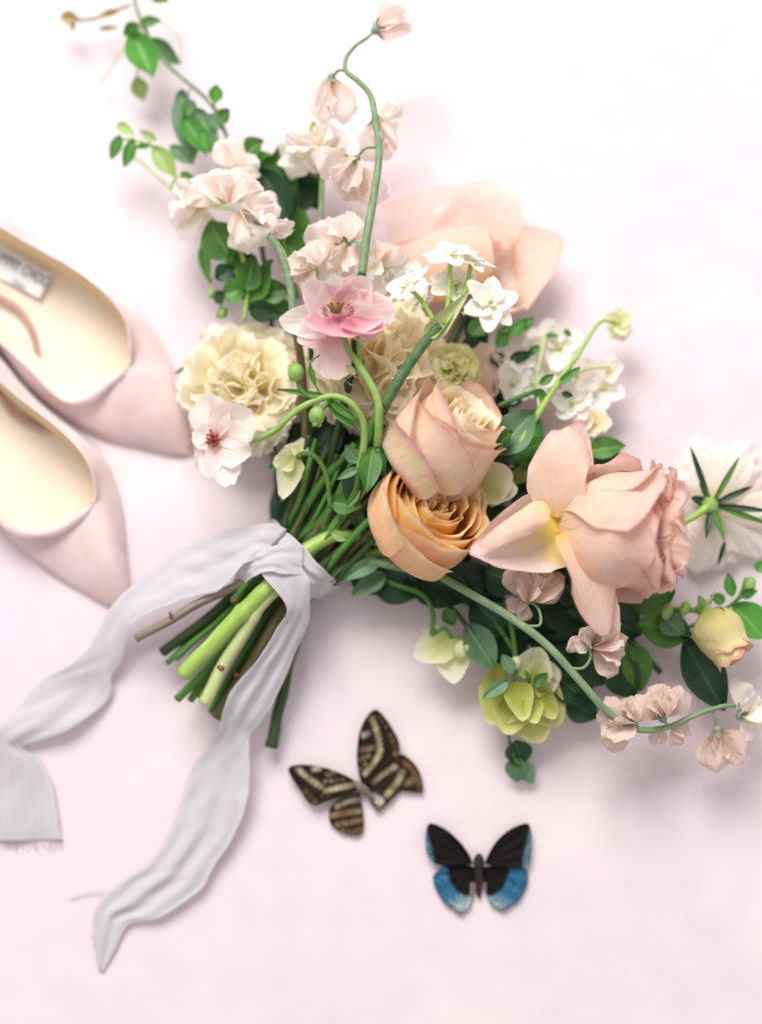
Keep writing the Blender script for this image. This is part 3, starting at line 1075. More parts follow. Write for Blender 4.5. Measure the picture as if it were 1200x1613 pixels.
wing('forewing', (745, 1361), [(745, 1361), (738, 1345), (723, 1325), (701, 1306), (678, 1297), (671, 1308), (670, 1325), (672, 1343), (683, 1359), (709, 1364), (745, 1361)], 9, 14, fore(-1), bf)
wing('forewing', (763, 1361), [(763, 1361), (768, 1348), (782, 1325), (804, 1306), (829, 1297), (836, 1308), (837, 1325), (836, 1343), (831, 1363), (800, 1368), (763, 1361)], 9, 14, fore(1), bf)
wing('hindwing', (747, 1366), [(747, 1366), (725, 1362), (701, 1364), (684, 1378), (682, 1386), (687, 1402), (700, 1422), (714, 1433), (727, 1440), (740, 1426), (749, 1396), (747, 1366)], 6, 8, hind(-1), bf)
wing('hindwing', (761, 1366), [(761, 1366), (785, 1364), (815, 1364), (829, 1371), (831, 1382), (828, 1398), (815, 1420), (802, 1429), (789, 1435), (772, 1422), (762, 1396), (761, 1366)], 6, 8, hind(1), bf)
mb = MB()
tube(mb, [P(754, 1346, 11), P(754, 1356, 15), P(754, 1370, 13), P(754, 1398, 8), P(754, 1414, 6)], [4, 9, 7, 5, 2], n=16, ns=10)
mb.obj('body', M['fuzz'], bf)

# ------------------------------------------------------------------ the bouquet: flower builders
def part_petal(par, mat, *a, name='petal', label=None, **k):
    mb = MB()
    petal(mb, *a, **k)
    return mb.obj(name, mat, par, label=label)


def part_wrap(par, mat, *a, name='petal', **k):
    mb = MB()
    wrap(mb, *a, **k)
    return mb.obj(name, mat, par)


def part_leaf(par, mat, *a, name='leaf', **k):
    mb = MB()
    leaf(mb, *a, **k)
    return mb.obj(name, mat, par)


def part_tube(par, mat, pts, rad, name='stem', **k):
    mb = MB()
    tube(mb, pts, rad, **k)
    return mb.obj(name, mat, par)


def px(pts):
    return [P(*p) for p in pts]


# cut end -> binding of each stem (photo pixels, heights), radius, material
ENDS = {
    'greybrown': ([(216, 1006, 66), (300, 958, 82), (385, 914, 92), (445, 868, 84)], 6.5, 'stemgb'),
    'thinlime': ([(222, 1019, 56), (300, 977, 66), (375, 936, 78), (445, 885, 74)], 3.4, 'steml'),
    'dark1': ([(256, 1028, 42), (345, 958, 62), (432, 868, 54)], 7.5, 'stemd'),
    'lime': ([(288, 1064, 96), (350, 998, 102), (415, 931, 104), (475, 872, 88)], 11.5, 'steml'),
    'green1': ([(278, 1101, 60), (340, 1042, 70), (445, 920, 58)], 6, 'stem'),
    'pale': ([(322, 1109, 82), (350, 1052, 88), (384, 995, 94), (422, 940, 96), (480, 880, 78)], 9.5, 'stemp'),
    'green2': ([(300, 1104, 48), (345, 1030, 56), (448, 908, 42)], 5.5, 'stem'),
    'brown': ([(342, 1130, 48), (395, 1050, 58), (450, 955, 62), (492, 900, 54)], 11, 'stemb'),
    'dark2': ([(427, 1176, 24), (450, 1070, 34), (478, 950, 42), (502, 905, 40)], 8.5, 'stemd'),
    'dark3': ([(268, 1020, 36), (350, 965, 44), (440, 880, 34)], 6, 'stemb'),
    'pinkish': ([(368, 950, 84), (394, 911, 94), (452, 862, 64)], 6, 'stemp'),
    'dark4': ([(362, 1118, 28), (420, 1005, 36), (486, 912, 26)], 9, 'stemd'),
    'dark5': ([(314, 1072, 36), (390, 985, 42), (462, 895, 26)], 8, 'stemd'),
    'dark6': ([(304, 1036, 26), (380, 965, 28), (448, 884, 18)], 7, 'stemd'),
    'dark7': ([(392, 1090, 22), (430, 1010, 26), (496, 916, 20)], 7, 'stem'),
    'thin1': ([(312, 1098, 44), (370, 1010, 50), (462, 905, 40)], 4, 'steml'),
    'thin2': ([(338, 1060, 40), (400, 975, 48), (466, 890, 44)], 4, 'stem'),
    'thin3': ([(290, 1010, 34), (370, 955, 48), (440, 874, 40)], 4, 'stemd'),
}


NODES = {'pale': [(349, 1052, 94, 6.5)], 'greybrown': [(270, 971, 84, 4), (268, 966, 88, 3)], 'brown': [(374, 1064, 64, 6), (370, 1086, 60, 5), (432, 985, 68, 5)], 'pinkish': [(370, 946, 90, 5)], 'dark1': [(300, 994, 58, 4)]}


def stem_of(par, end, rest, r2=None, mat2=None, name='stem', seed=0):
    """one stem from its cut end through the ribbon up to the flower"""
    pts, r, mt = ENDS[end]
    allp = list(pts) + list(rest)
    rr = [r] * len(pts) + [r2 or r * .8] * len(rest)
    o = part_tube(par, M[mat2 or mt], px(allp), rr, name=name, n=10 * len(allp), ns=10, flute=.05)
    a, b = P(*pts[0]), P(*pts[1])
    t = nrm(a - b)
    e1 = nrm(np.cross(t, (0.2, .1, 1)))
    e2 = np.cross(t, e1)
    mb = MB()
    V = [a + t * 1.2] + [a + t * .6 + r * .86 * (1 + .1 * math.sin(k * 2.3)) * (math.cos(k * PI / 5) * e1 + math.sin(k * PI / 5) * e2) for k in range(10)]
    mb.add(V, [(0, 1 + k, 1 + (k + 1) % 10) for k in range(10)])
    mb.obj('cut_face', M['stemp'], o)
    for (x, y, h, q) in NODES.get(end, ()):
        mb = MB()
        ball(mb, P(x, y, h), q, n=6, m=10, axis=t, stretch=.7, bump=.25, seed=int(x))
        mb.obj('node', M['seam'], o)
    return o


# ---- roses
def rose_core(root, c, axis, R, H, mat, n=16, seed=0, open_=0.25, f0=.08, f1=.82, jit=.5):
    rs = random.Random(seed)
    for i in range(n):
        f = f0 + (f1 - f0) * (i / (n - 1)) ** .9
        f *= 1 + rs.uniform(-.10, .10) * jit
        off = np.array([rs.uniform(-1, 1), rs.uniform(-1, 1), 0]) * R * .06 * jit
        part_wrap(root, M[mat], np.asarray(c) + off, axis, R * f, H * (.93 + .05 * math.sin(i * 2.3) - .05 * (1 - f)), i * 137.5 + rs.uniform(-28, 28), rs.uniform(50, 66) + 14 * f, close=.34 - .26 * f + rs.uniform(-.04, .04),
                  curl=.02 + open_ * f * f + rs.uniform(0, .06), vb=.6, tr=.12, spiral=rs.uniform(.05, .22), wav=.05 + .06 * jit, nick=.012, seed=seed * 40 + i, nu=19, nv=11)


# rose between the carnation and the apricot rose, lying on its side
root = thing('rose', 'blush tan rose above the apricot one, a mottled greenish guard petal at its base', 'rose', P(655, 755, 100), 'roses in the bouquet')
c0, ax = P(655, 752, 100), nrm((88, 102, 84))
rose_core(root, c0 + ax * 30, ax, 65, 124, 'blush_core', n=17, seed=3, open_=.22, f1=.9)
A = dict(vb=.5)
for (mt, R, H, th, half, cl, cu, tr, nk) in (
        ('blush', 70, 172, 175, 80, .22, .16, .25, .01), ('blush', 72, 172, 70, 85, .24, .10, .35, .01), ('blush', 74, 172, -55, 80, .22, .18, .30, .012),
        ('blush', 80, 140, -18, 76, .10, .10, .30, .01), ('blush', 82, 146, 66, 78, .12, .08, .34, .01), ('blush', 86, 150, -86, 66, .10, .22, .34, .012)):
    part_wrap(root, M[mt], c0, ax, R * .94, H * .92, th, half, close=cl, curl=cu, tr=tr, nick=nk, seed=int(R * 3 + th), vb=.52, nu=21, nv=18)
g_ = part_wrap(root, M['guard'], c0 - ax * 4, ax, 86, 92, -24, 50, close=-.06, curl=.12, tr=.34, vb=.45, wav=.07, nick=.02, seed=8, nu=23, nv=18)
g_['label'] = 'mottled pink and green guard petal'
part_petal(root, M['guard'], P(640, 760, 150), P(692, 770, 168), 66, roll=30, cup=-.15, bend=-.1, top=.4, vc=.4, bw=.4, ser=.03, seed=9)
part_petal(root, M['blush'], P(668, 765, 130), P(768, 742, 158), 70, roll=35, cup=-.1, bend=-.12, top=.25, vc=.5, bw=.4, tiproll=.12, ser=.02, seed=10)
part_leaf(root, M['leafd'], P(626, 700, 110), P(600, 668, 130), 26, ser=.15, fold=.1)
part_leaf(root, M['leafg'], P(640, 760, 110), P(596, 744, 120), 24, roll=20)
stem_of(root, 'green1', [(520, 830, 70), (590, 790, 84), (640, 766, 104)], r2=8)

# apricot rose, open towards the camera
root = thing('rose', 'apricot rose with a mustard spiral heart, open towards the camera', 'rose', P(645, 860, 70), 'roses in the bouquet')
c0, ax = P(630, 850, 76), nrm((52, 44, 72))
rose_core(root, c0 + ax * 22, ax, 70, 102, 'mustard', n=17, seed=7, open_=.16, f0=.10, f1=.95, jit=1)
for (mt, R, H, th, half, cl, cu, tr, nk) in (
        ('mustard', 78, 138, 190, 85, .10, .10, .2, .012), ('mustard', 80, 136, 100, 80, .08, .10, .2, .014), ('mustard', 81, 134, -95, 80, .06, .12, .2, .014), ('mustard', 82, 130, 20, 80, .08, .10, .2, .018),
        ('mustard_out', 86, 134, -140, 80, .06, .06, .22, .014), ('mustard_out', 87, 128, 150, 80, .06, .06, .22, .014), ('mustard_out', 88, 124, 62, 82, .04, .06, .24, .018), ('mustard_out', 90, 122, -72, 82, .02, .08, .22, .016), ('mustard_out', 92, 106, -8, 76, .0, .06, .24, .024)):
    part_wrap(root, M[mt], c0, ax, R * .94, H * .94, th, half, close=cl, curl=cu, tr=tr, nick=nk, seed=int(R * 5 + th), vb=.5, nu=23, nv=18)
for k, (b, t_, w) in enumerate((((600, 880, 60), (536, 915, 84), 24), ((605, 905, 50), (553, 938, 66), 30), ((600, 850, 66), (530, 842, 76), 22), ((640, 905, 40), (600, 930, 30), 26))):
    part_leaf(root, M['leafg' if k != 2 else 'leafp'], P(*b), P(*t_), w, name='sepal', fold=.3, droop=.1, seed=k)
stem_of(root, 'lime', [(533, 843, 84), (590, 850, 70), (640, 860, 64)], r2=9)

# large pink garden rose, side on, with three loose outer petals
root = thing('rose', 'large pink garden rose seen side on, three loose outer petals bent back from its base', 'rose', P(880, 825, 140), 'roses in the bouquet')
c0, ax = P(872, 824, 140), nrm((1, -.10, .06))
rose_core(root, c0 + ax * 30, ax, 76, 138, 'pink', n=18, seed=12, open_=.35, f1=.98)
for (R, H, th, half, cl, cu, tr, nk) in (
        (76, 164, 180, 80, -.02, .24, .2, .014), (78, 164, 110, 75, -.02, .2, .26, .012), (80, 160, -110, 75, -.04, .22, .26, .014),
        (82, 160, 60, 70, .0, .14, .3, .012), (84, 154, -66, 72, -.10, .08, .34, .01), (86, 142, 14, 66, .04, .05, .34, .008), (90, 132, -128, 60, -.1, .1, .35, .01)):
    part_wrap(root, M['pink'], c0, ax, R, H, th, half, close=cl, curl=cu, tr=tr, nick=nk, seed=int(R * 7 + th), vb=.6, nu=23, nv=20, base_r=.1)
for k in range(12):      # ruffled heart petals showing at the mouth
    th = math.radians(-100 + k * 20)
    b = c0 + ax * 128 + 26 * np.array([0, math.sin(th), math.cos(th)])
    t_ = c0 + ax * (192 + 12 * math.sin(k * 2.1)) + (66 + 28 * math.sin(k * 3.7)) * np.array([0, math.sin(th), math.cos(th)])
    part_petal(root, M['pink'], b, t_, 88, face=ax + .6 * np.array([0, -math.sin(th), -math.cos(th)]), cup=.22, tiproll=.22, ruf=.045, wobble=.1, ser=.025, seed=60 + k, nu=19)
part_petal(root, M['pink'], P(876, 815, 172), P(884, 662, 184), 88, roll=-22, cup=.10, fold=-.28, bend=-.08, vc=.5, bw=.3, top=.36, tp=2.8, tiproll=.12, edge=-.05, wobble=.07, seed=21, nu=19, nv=18, label='loose outer petal bent straight back over the bouquet')
part_petal(root, M['pink_loose'], P(884, 812, 150), P(912, 664, 128), 78, roll=12, cup=-.1, bend=.02, vc=.5, bw=.2, top=.45, seed=22, nu=17)
part_petal(root, M['pink_loose'], P(882, 830, 160), P(744, 872, 182), 116, roll=2, cup=.12, bend=.08, vc=.3, bw=.72, top=.66, tp=1.8, edge=.0, wobble=.06, ser=.006, seed=23, nu=23, nv=20, label='loose outer petal with a bright yellow base')
part_petal(root, M['pink'], P(890, 838, 180), P(954, 1000, 168), 84, roll=-24, cup=.16, bend=-.06, vc=.4, bw=.5, top=.5, edge=-.2, wobble=.06, seed=24, nu=19, nv=18)
part_petal(root, M['pink'], P(940, 925, 150), P(966, 1016, 140), 48, roll=20, cup=.1, bend=.02, vc=.4, bw=.5, top=.6, seed=25)
part_petal(root, M['pink'], P(905, 850, 90), P(1020, 938, 90), 110, roll=-20, cup=.12, bend=.04, vc=.5, bw=.3, top=.4, seed=26)
part_petal(root, M['pink'], P(862, 796, 196), P(756, 862, 196), 40, roll=24, cup=-.2, bend=-.05, vc=.4, bw=.4, top=.6, edge=.1, seed=27, nu=15, nv=16, label='rolled upper edge of the loose petal')
stem_of(root, 'brown', [(560, 850, 40), (700, 850, 60), (820, 832, 120), (876, 824, 140)], r2=8)

# big peach rose low at the back
root = thing('rose', 'big pale peach rose with broad open petals, low at the back edge of the bouquet', 'rose', P(740, 430, 30), 'roses in the bouquet')
part_petal(root, M['peach'], P(725, 425, 40), P(706, 284, 76), 214, roll=0, cup=.10, bend=.10, vc=.5, bw=.5, top=.12, ruf=.015, tiproll=.10, edge=.03, seed=31, nu=21, nv=18)
part_petal(root, M['peach'], P(745, 420, 36), P(770, 286, 62), 150, roll=8, cup=.12, bend=.10, vc=.55, bw=.4, top=.4, tiproll=.10, seed=32, nu=19, nv=16)
part_petal(root, M['orange'], P(745, 445, 46), P(888, 376, 66), 150, roll=-6, cup=.05, bend=.05, vc=.5, bw=.4, top=.62, tp=1.5, edge=.05, ser=.004, seed=33, nu=19, nv=16)
part_petal(root, M['orange'], P(715, 470, 74), P(688, 362, 92), 150, roll=-10, cup=-.05, bend=-.16, vc=.5, bw=.5, top=.12, seed=34, nu=19, nv=16)
part_petal(root, M['orange'], P(760, 450, 50), P(848, 462, 44), 90, roll=-20, cup=.1, bend=.05, vc=.5, bw=.4, top=.5, seed=35)
part_petal(root, M['peach'], P(690, 460, 40), P(618, 390, 60), 110, roll=10, cup=.1, bend=.1, vc=.5, bw=.4, top=.4, seed=36)
part_petal(root, M['peach'], P(770, 460, 60), P(800, 420, 84), 80, roll=10, cup=.2, bend=.1, vc=.5, bw=.4, top=.5, seed=37)
part_petal(root, M['bud'], P(770, 470, 50), P(824, 484, 40), 40, roll=10, cup=.2, seed=38)
rose_core(root, P(745, 470, 20), nrm((.2, .9, .6)), 62, 110, 'orange', n=8, seed=17, open_=.2)
stem_of(root, 'dark4', [(600, 760, 24), (680, 600, 30), (735, 490, 30)], r2=8)
part_petal(root, M['orange'], P(745, 640, 70), P(768, 540, 80), 70, roll=20, cup=.2, bend=.1, seed=39)

# ---- carnations
def carnation(root, c, axis, R, mats, n=64, flat=.8, seed=0, w=.62):
    rs = random.Random(seed)
    a, e1, e2 = frame_of(axis)
    for i in range(n):
        f = (i + .5) / n
        el = math.radians(84 - 84 * f ** .75 + rs.uniform(-7, 7))
        ph = i * 2.39996 + rs.uniform(-.25, .25)
        if f < .3:
            el += math.radians(rs.uniform(-22, 8))
        rad = math.cos(ph) * e1 + math.sin(ph) * e2
        d = math.cos(el) * rad + math.sin(el) * a * flat
        L = R * (.80 + .20 * f) * rs.uniform(.9, 1.06)
        base = np.asarray(c, float) + rad * R * (.05 - (.16 if f < .3 else 0)) - a * R * .1
        face = a * math.cos(el) - rad * math.sin(el)
        mat = M[mats[0] if f > .42 else mats[1]]
        part_petal(root, mat, base, base + d * L, R * w * rs.uniform(.8, 1.2), face=face, roll=rs.uniform(-25, 25), vc=.9, bw=.10, top=.22, tp=2.6, cup=.08 * rs.uniform(-1, 1.6),
                   bend=.08 * rs.uniform(-.5, 1.5), ruf=.075 * rs.uniform(.5, 1.4), rf=rs.uniform(1.1, 2.1), ser=.028, sf=rs.uniform(5, 8), tiproll=.14 * rs.uniform(-.6, 1.6), wobble=.08, seed=seed * 100 + i, nu=27, nv=9)


root = thing('carnation', 'full cream carnation beside the toe of the upper shoe, a white blossom against it', 'carnation', P(385, 605, 70), 'carnations in the bouquet')
carnation(root, P(386, 612, 66), nrm((-.12, .05, 1)), 110, ('carn', 'carn'), n=58, seed=1, w=.85)
stem_of(root, 'greybrown', [(452, 800, 30), (425, 700, 30), (392, 630, 50)], r2=7)
root = thing('carnation', 'peach cream carnation behind the pink flower, frilled in loose folds', 'carnation', P(610, 570, 70), 'carnations in the bouquet')
carnation(root, P(592, 574, 92), nrm((-.04, -.06, 1)), 114, ('carn2', 'carn2'), n=56, seed=2, w=.95)
stem_of(root, 'pale', [(530, 790, 70), (580, 680, 60), (608, 590, 60)], r2=8)
root = thing('carnation', 'small lime green carnation tucked between the peach carnation and the blush rose', 'carnation', P(712, 575, 60), 'carnations in the bouquet')
carnation(root, P(714, 578, 100), nrm((.1, .1, 1)), 46, ('lime', 'lime'), n=30, seed=3, w=.8)
stem_of(root, 'green2', [(540, 800, 44), (640, 680, 50), (710, 590, 66)], r2=5)
root = thing('carnation', 'white frilled carnation half hidden behind the paperwhite stars', 'carnation', P(620, 440, 60), 'carnations in the bouquet')
carnation(root, P(622, 452, 84), nrm((0, .1, 1)), 60, ('white', 'white'), n=34, seed=4, w=.8)
stem_of(root, 'dark5', [(520, 800, 30), (590, 620, 50), (620, 480, 70)], r2=6)

# ---- ranunculus
root = thing('ranunculus', 'pink cupped ranunculus flower with a green gold dome, below the hooked sweet pea stem', 'ranunculus', P(535, 500, 180), 'ranunculus flowers')
cb = P(537, 506, 178)
for k, (tx, ty, th_, w, mt, ro, cu, be, tr) in enumerate((
        (480, 444, 214, 58, 'ran', 0, .2, .1, 0), (528, 434, 210, 70, 'ranw', 0, .2, .12, 0), (578, 436, 214, 56, 'ran', 10, .2, .1, 0), (556, 432, 206, 40, 'ran', 20, .2, .1, 0),
        (622, 484, 204, 76, 'ran', 12, .16, .08, .05), (440, 506, 196, 52, 'ranw', -10, .14, .06, 0), (468, 536, 190, 60, 'ran', -10, .1, .05, .05), (610, 500, 214, 60, 'ranw', 25, .2, .1, 0))):
    part_petal(root, M[mt], cb, P(tx, ty, th_), w, roll=ro, cup=cu, bend=be, tiproll=tr, vc=.6, bw=.25, top=.45, ser=.008, wobble=.05, seed=70 + k, nu=17, nv=14)
part_petal(root, M['ran_deep'], P(536, 500, 188), P(548, 530, 226), 116, face=(0, .9, .5), cup=.16, bend=.1, vc=.4, bw=.6, top=.35, wobble=.04, seed=80, nu=19)
part_petal(root, M['ran_deep'], P(556, 500, 186), P(600, 522, 216), 74, face=(-.2, .9, .5), cup=.14, bend=.1, vc=.4, bw=.5, top=.4, seed=81)
part_petal(root, M['ran'], P(528, 520, 178), P(521, 598, 186), 56, roll=0, cup=-.12, bend=-.08, vc=.6, bw=.4, top=.2, ser=.03, ruf=.02, seed=82, nu=17, nv=14)
mb = MB()
ball(mb, P(529, 484, 206), 9, n=10, m=14, axis=(-.05, .5, .8), stretch=1.2, bump=.10, seed=2)
mb.obj('seed_dome', M['dome'], root)
mb = MB()
rs = random.Random(5)
for k in range(16):
    a = k / 16 * 6.28
    q = P(532 + 18 * math.cos(a), 492 + 9 * math.sin(a), 200)
    e = P(532 + 24 * math.cos(a) + rs.uniform(-2, 2), 489 + 12 * math.sin(a), 216)
    tube(mb, [q, e], .8, n=4, ns=5)
    ball(mb, e, 2.0, n=4, m=6)
o = mb.obj('stamens', M['stamen'], root)
o['kind'] = 'stuff'
part_tube(root, M['stemr'], px([(594, 704, 150), (597, 664, 172), (593, 625, 182), (566, 576, 184), (545, 545, 182), (537, 512, 178)]), [6.5, 6.5, 6, 5.5, 4.5, 4], n=50)
part_tube(root, M['stemr'], px([(566, 578, 180), (565, 545, 178), (563, 515, 176)]), 3.6, n=14)
mb = MB()
leaf(mb, P(586, 704, 158), P(577, 776, 176), 34, roll=-10, fold=.16, droop=.15, seed=3)
mb.obj('leaf', M['leaf'], root)
part_leaf(root, M['leafb'], P(600, 702, 152), P(608, 745, 150), 20, roll=30, fold=.4)
part_leaf(root, M['leafp'], P(560, 590, 182), P(545, 574, 184), 9)
stem_of(root, 'thin1', [(530, 820, 90), (575, 765, 130), (594, 704, 150)], r2=6, mat2='stemr')

root = thing('ranunculus', 'white ranunculus blossom with a dark red heart, drooping against the cream carnation', 'ranunculus', P(338, 690, 160), 'ranunculus flowers')
cb = P(338, 692, 158)
for k, (tx, ty, th_, w, ro, cu, be) in enumerate(((330, 620, 176, 70, 0, .12, .04), (394, 646, 186, 82, 10, .16, .08), (396, 705, 180, 78, 0, .14, .06), (362, 766, 168, 58, 0, .16, .04),
                                                  (327, 752, 164, 40, -8, .14, .06), (302, 686, 166, 44, -10, .2, .06), (312, 738, 160, 40, -14, .2, .06))):
    part_petal(root, M['ranw'], cb, P(tx, ty, th_), w * .88, roll=ro + (k % 3 - 1) * 16, cup=cu, bend=be, vc=.66, bw=.16, top=.36, ser=.014, ruf=.035, rf=1.6, fold=.10, wobble=.09, seed=90 + k, nu=17, nv=14)
mb = MB()
rs = random.Random(8)
for k in range(26):
    a, r_ = rs.uniform(0, 6.28), rs.uniform(2, 13)
    e = P(336 + r_ * math.cos(a), 690 + r_ * math.sin(a), 176 - r_ * .4)
    tube(mb, [cb + np.array([0, 0, 3.0]), e], .7, n=3, ns=4)
    ball(mb, e, 2.0, n=4, m=6)
o = mb.obj('stamens', M['stamen'], root)
o['kind'] = 'stuff'
part_tube(root, M['stemr'], px([(566, 738, 150), (573, 700, 168), (571, 662, 182), (548, 632, 190), (516, 625, 192), (470, 645, 190), (430, 680, 176), (395, 694, 150), (348, 694, 144)]), [5.5, 5.5, 5, 5, 5, 4.8, 4.5, 4, 3.5], n=70)
for k, (b, t_, w) in enumerate((((522, 626, 192), (434, 613, 196), 8), ((518, 630, 192), (562, 664, 188), 12), ((515, 636, 190), (560, 677, 184), 13))):
    part_leaf(root, M['stem'] if k == 0 else M['leaf'], P(*b), P(*t_), w, fold=.4, droop=-.25 if k else .05, name='bract', seed=k)
for k, (c_, s_) in enumerate((((466, 587, 200), [(520, 626, 192), (490, 626, 194), (474, 614, 196), (467, 597, 198)]), ((499, 655, 190), [(520, 630, 190), (512, 640, 190), (503, 648, 190)]))):
    b_ = part_tube(root, M['stem'], px(s_), 3, name='bud_stem')
    mb = MB()
    ball(mb, P(*c_), 12, n=8, m=12, axis=(0, 1, .2), stretch=1.15)
    bb = mb.obj('bud', M['calyxg'], root)
    for q_ in range(4):
        a_ = q_ * 1.57 + .4
        o_ = np.array([10 * math.cos(a_), 0, 10 * math.sin(a_)])
        part_leaf(bb, M['leafp'], P(c_[0], c_[1], c_[2]) + np.array([0, -14.0 if k == 0 else 8, 0]) + o_ * .4, P(c_[0], c_[1], c_[2]) + np.array([0, 12.0 if k == 0 else -16, 0]) + o_ * .9, 13, face=o_ + np.array([0, 0, .1]), fold=-.1, droop=.15, name='sepal')
part_tube(root, M['stem'], px([(504, 620, 190), (488, 590, 194), (490, 570, 196), (504, 559, 196)]), 1.5, name='tendril')
part_leaf(root, M['leafb'], P(496, 610, 192), P(487, 570, 196), 9, roll=40, name='bract')
stem_of(root, 'thin2', [(520, 830, 80), (556, 780, 120), (566, 738, 150)], r2=5)
part_leaf(root, M['leafg'], P(566, 736, 150), P(530, 756, 150), 12, droop=-.2, name='bract')
part_leaf(root, M['leafd'], P(562, 730, 140), P(555, 800, 110), 36, roll=20, name='bract')
part_leaf(root, M['leafg'], P(565, 728, 146), P(545, 700, 150), 24, roll=-30, name='bract')

# ---- paperwhites
root = thing('narcissus', 'stem of starry paperwhite narcissus rising out of its papery sheath over the rose', 'narcissus', P(720, 480, 190))
def star(c, n_, size, spin, seed, tilt=(0, 0, 1)):
    c = P(*c)
    a, e1, e2 = frame_of(tilt)
    mb = MB()
    tube(mb, [c - a * 4, c + a * 7], [3, 6.5], n=5, ns=10, cap=False)
    cup_ = mb.obj('floret', M['white'], root)
    for k in range(6):
        th = math.radians(spin + 60 * k)
        d = math.cos(th) * e1 + math.sin(th) * e2
        L = size * (1.0 if k % 2 else .94)
        mb = MB()
        petal(mb, c + d * 2, c + d * L + a * (6 if k % 2 else 0), size * .74, face=a, roll=((seed * 37 + k * 53) % 30) - 15, vc=.5, bw=.35, top=.6, tp=2.0, cup=.16, bend=.06, tiproll=.06, seed=seed * 10 + k, nu=11, nv=12)
        mb.obj('petal', M['white'], cup_)
    return cup_
star((708, 400, 200), 6, 44, 10, 1, (-.1, .75, .6))
star((742, 408, 190), 6, 40, 40, 2, (.35, .7, .5))
star((640, 450, 196), 6, 44, 25, 3, (-.5, .6, .5))
star((772, 478, 204), 6, 48, 5, 4, (.35, .1, .9))
star((716, 446, 176), 6, 44, 5, 5, (.0, .5, .8))
for pts in ([(700, 512, 202), (706, 470, 200), (709, 425, 196), (708, 404, 196)], [(685, 508, 200), (668, 480, 198), (655, 464, 194), (644, 454, 192)], [(728, 495, 205), (745, 487, 205), (760, 480, 202), (770, 478, 200)],
            [(710, 500, 198), (718, 470, 186), (718, 450, 176)], [(716, 495, 198), (735, 450, 190), (742, 412, 188)]):
    part_tube(root, M['steml'], px(pts), 3.4, name='flower_stalk')
mb = MB()
petal(mb, P(674, 530, 204), P(738, 460, 216), 30, roll=20, vc=.35, bw=.5, top=.7, tp=1.3, cup=.3, bend=.05, edge=-.05, seed=4, nu=13, nv=14)
petal(mb, P(674, 530, 202), P(716, 488, 208), 24, roll=-30, vc=.35, bw=.5, top=.6, tp=1.4, cup=.3, seed=5)
mb.obj('sheath', M['stemp'], root)
part_tube(root, M['stemgd'], px([(604, 640, 168), (640, 580, 188), (676, 530, 200), (692, 512, 202)]), [8.5, 8, 7.5, 6.5], name='stalk', n=24)
stem_of(root, 'pinkish', [(520, 800, 90), (570, 710, 130), (604, 640, 168)], r2=8, mat2='stem')


# ---- sweet peas
def floret(root, b, tip, w, mat, roll=0, seed=0, cal=True, wings=True, ped=None, ruf=.075, notch=.14):
    """standard petal fanned out from b to tip, two wings and a keel in front, green calyx behind"""
    B, T = P(*b), P(*tip)
    t = nrm(T - B)
    L = np.linalg.norm(T - B)
    f = np.array([0, 0, 1.0]) - t * t[2]
    f = nrm(f)
    s = np.cross(t, f)
    a = math.radians(roll)
    f, s = f * math.cos(a) + s * math.sin(a), s * math.cos(a) - f * math.sin(a)
    mb = MB()
    petal(mb, B, B + t * L * .55 + f * L * .22, w * .26, face=f, cup=.5, vc=.4, bw=.4, top=.6, seed=seed + 5, nu=9, nv=8)
    keel = mb.obj('floret', M[mat], root)
    mb = MB()
    petal(mb, B, T, w, face=f, vc=.6, bw=.16, top=.34, tp=2.4, notch=notch, cup=.05, bend=.05, tiproll=.16, ruf=ruf, rf=2.2, edge=.10, ser=.014, wobble=.12, seed=seed, nu=25, nv=14)
    mb.obj('standard_petal', M[mat], keel)
    if wings:
        for k in (-1, 1):
            mb = MB()
            petal(mb, B + f * 2, B + t * L * .72 + s * k * w * .16 + f * L * .28, w * .5, face=f * .6 - s * k * .8, vc=.6, bw=.2, top=.4, cup=.14, bend=-.06, ruf=.08, wobble=.12, seed=seed + 2 + k, nu=15, nv=11)
            mb.obj('wing_petal', M[mat], keel)
    if cal:
        mb = MB()
        a_ = -t
        ball(mb, B, 7, n=6, m=10, axis=t, stretch=1.3)
        for k in range(5):
            th = k * 2 * PI / 5 + seed
            d = math.cos(th) * f + math.sin(th) * s
            leaf(mb, B + d * 5, B + d * 17 + t * 9, 7, face=a_, droop=-.2, nv=7, nu=5)
        mb.obj('calyx', M['calyx'], keel)
    if ped:
        mb = MB()
        tube(mb, px(ped) + [B], 2.2, n=14, ns=6)
        mb.obj('flower_stalk', M['stemg'], keel)
    return keel


root = thing('sweet_pea', 'blush sweet pea on the tallest stem, which hooks over at its tip', 'sweet pea', P(570, 430, 150), 'sweet pea stems')
part_tube(root, M['stemg'], px([(570, 432, 178), (578, 370, 180), (590, 300, 176), (597, 240, 170), (590, 180, 164), (582, 148, 160), (562, 126, 156), (545, 112, 152), (545, 92, 150), (560, 72, 146), (578, 60, 142)]),
          [6.5, 6.5, 6, 5.6, 5, 4.4, 4, 3.6, 3.2, 2.8, 2.6], n=80)
floret(root, (592, 47, 136), (652, 22, 110), 66, 'pea', roll=50, seed=1, notch=.05, ped=[(577, 61, 142)])
floret(root, (522, 124, 130), (522, 205, 110), 76, 'pea', roll=20, seed=2, ped=[(545, 112, 152), (533, 111, 146)])
floret(root, (592, 188, 150), (606, 262, 130), 70, 'pea', roll=-30, seed=3, ped=[(590, 178, 162)])
floret(root, (560, 252, 160), (516, 300, 150), 104, 'pea', roll=-24, seed=4, ped=[(594, 232, 166), (575, 234, 168)])
floret(root, (566, 262, 140), (560, 335, 110), 90, 'pea', roll=20, seed=5, cal=False)
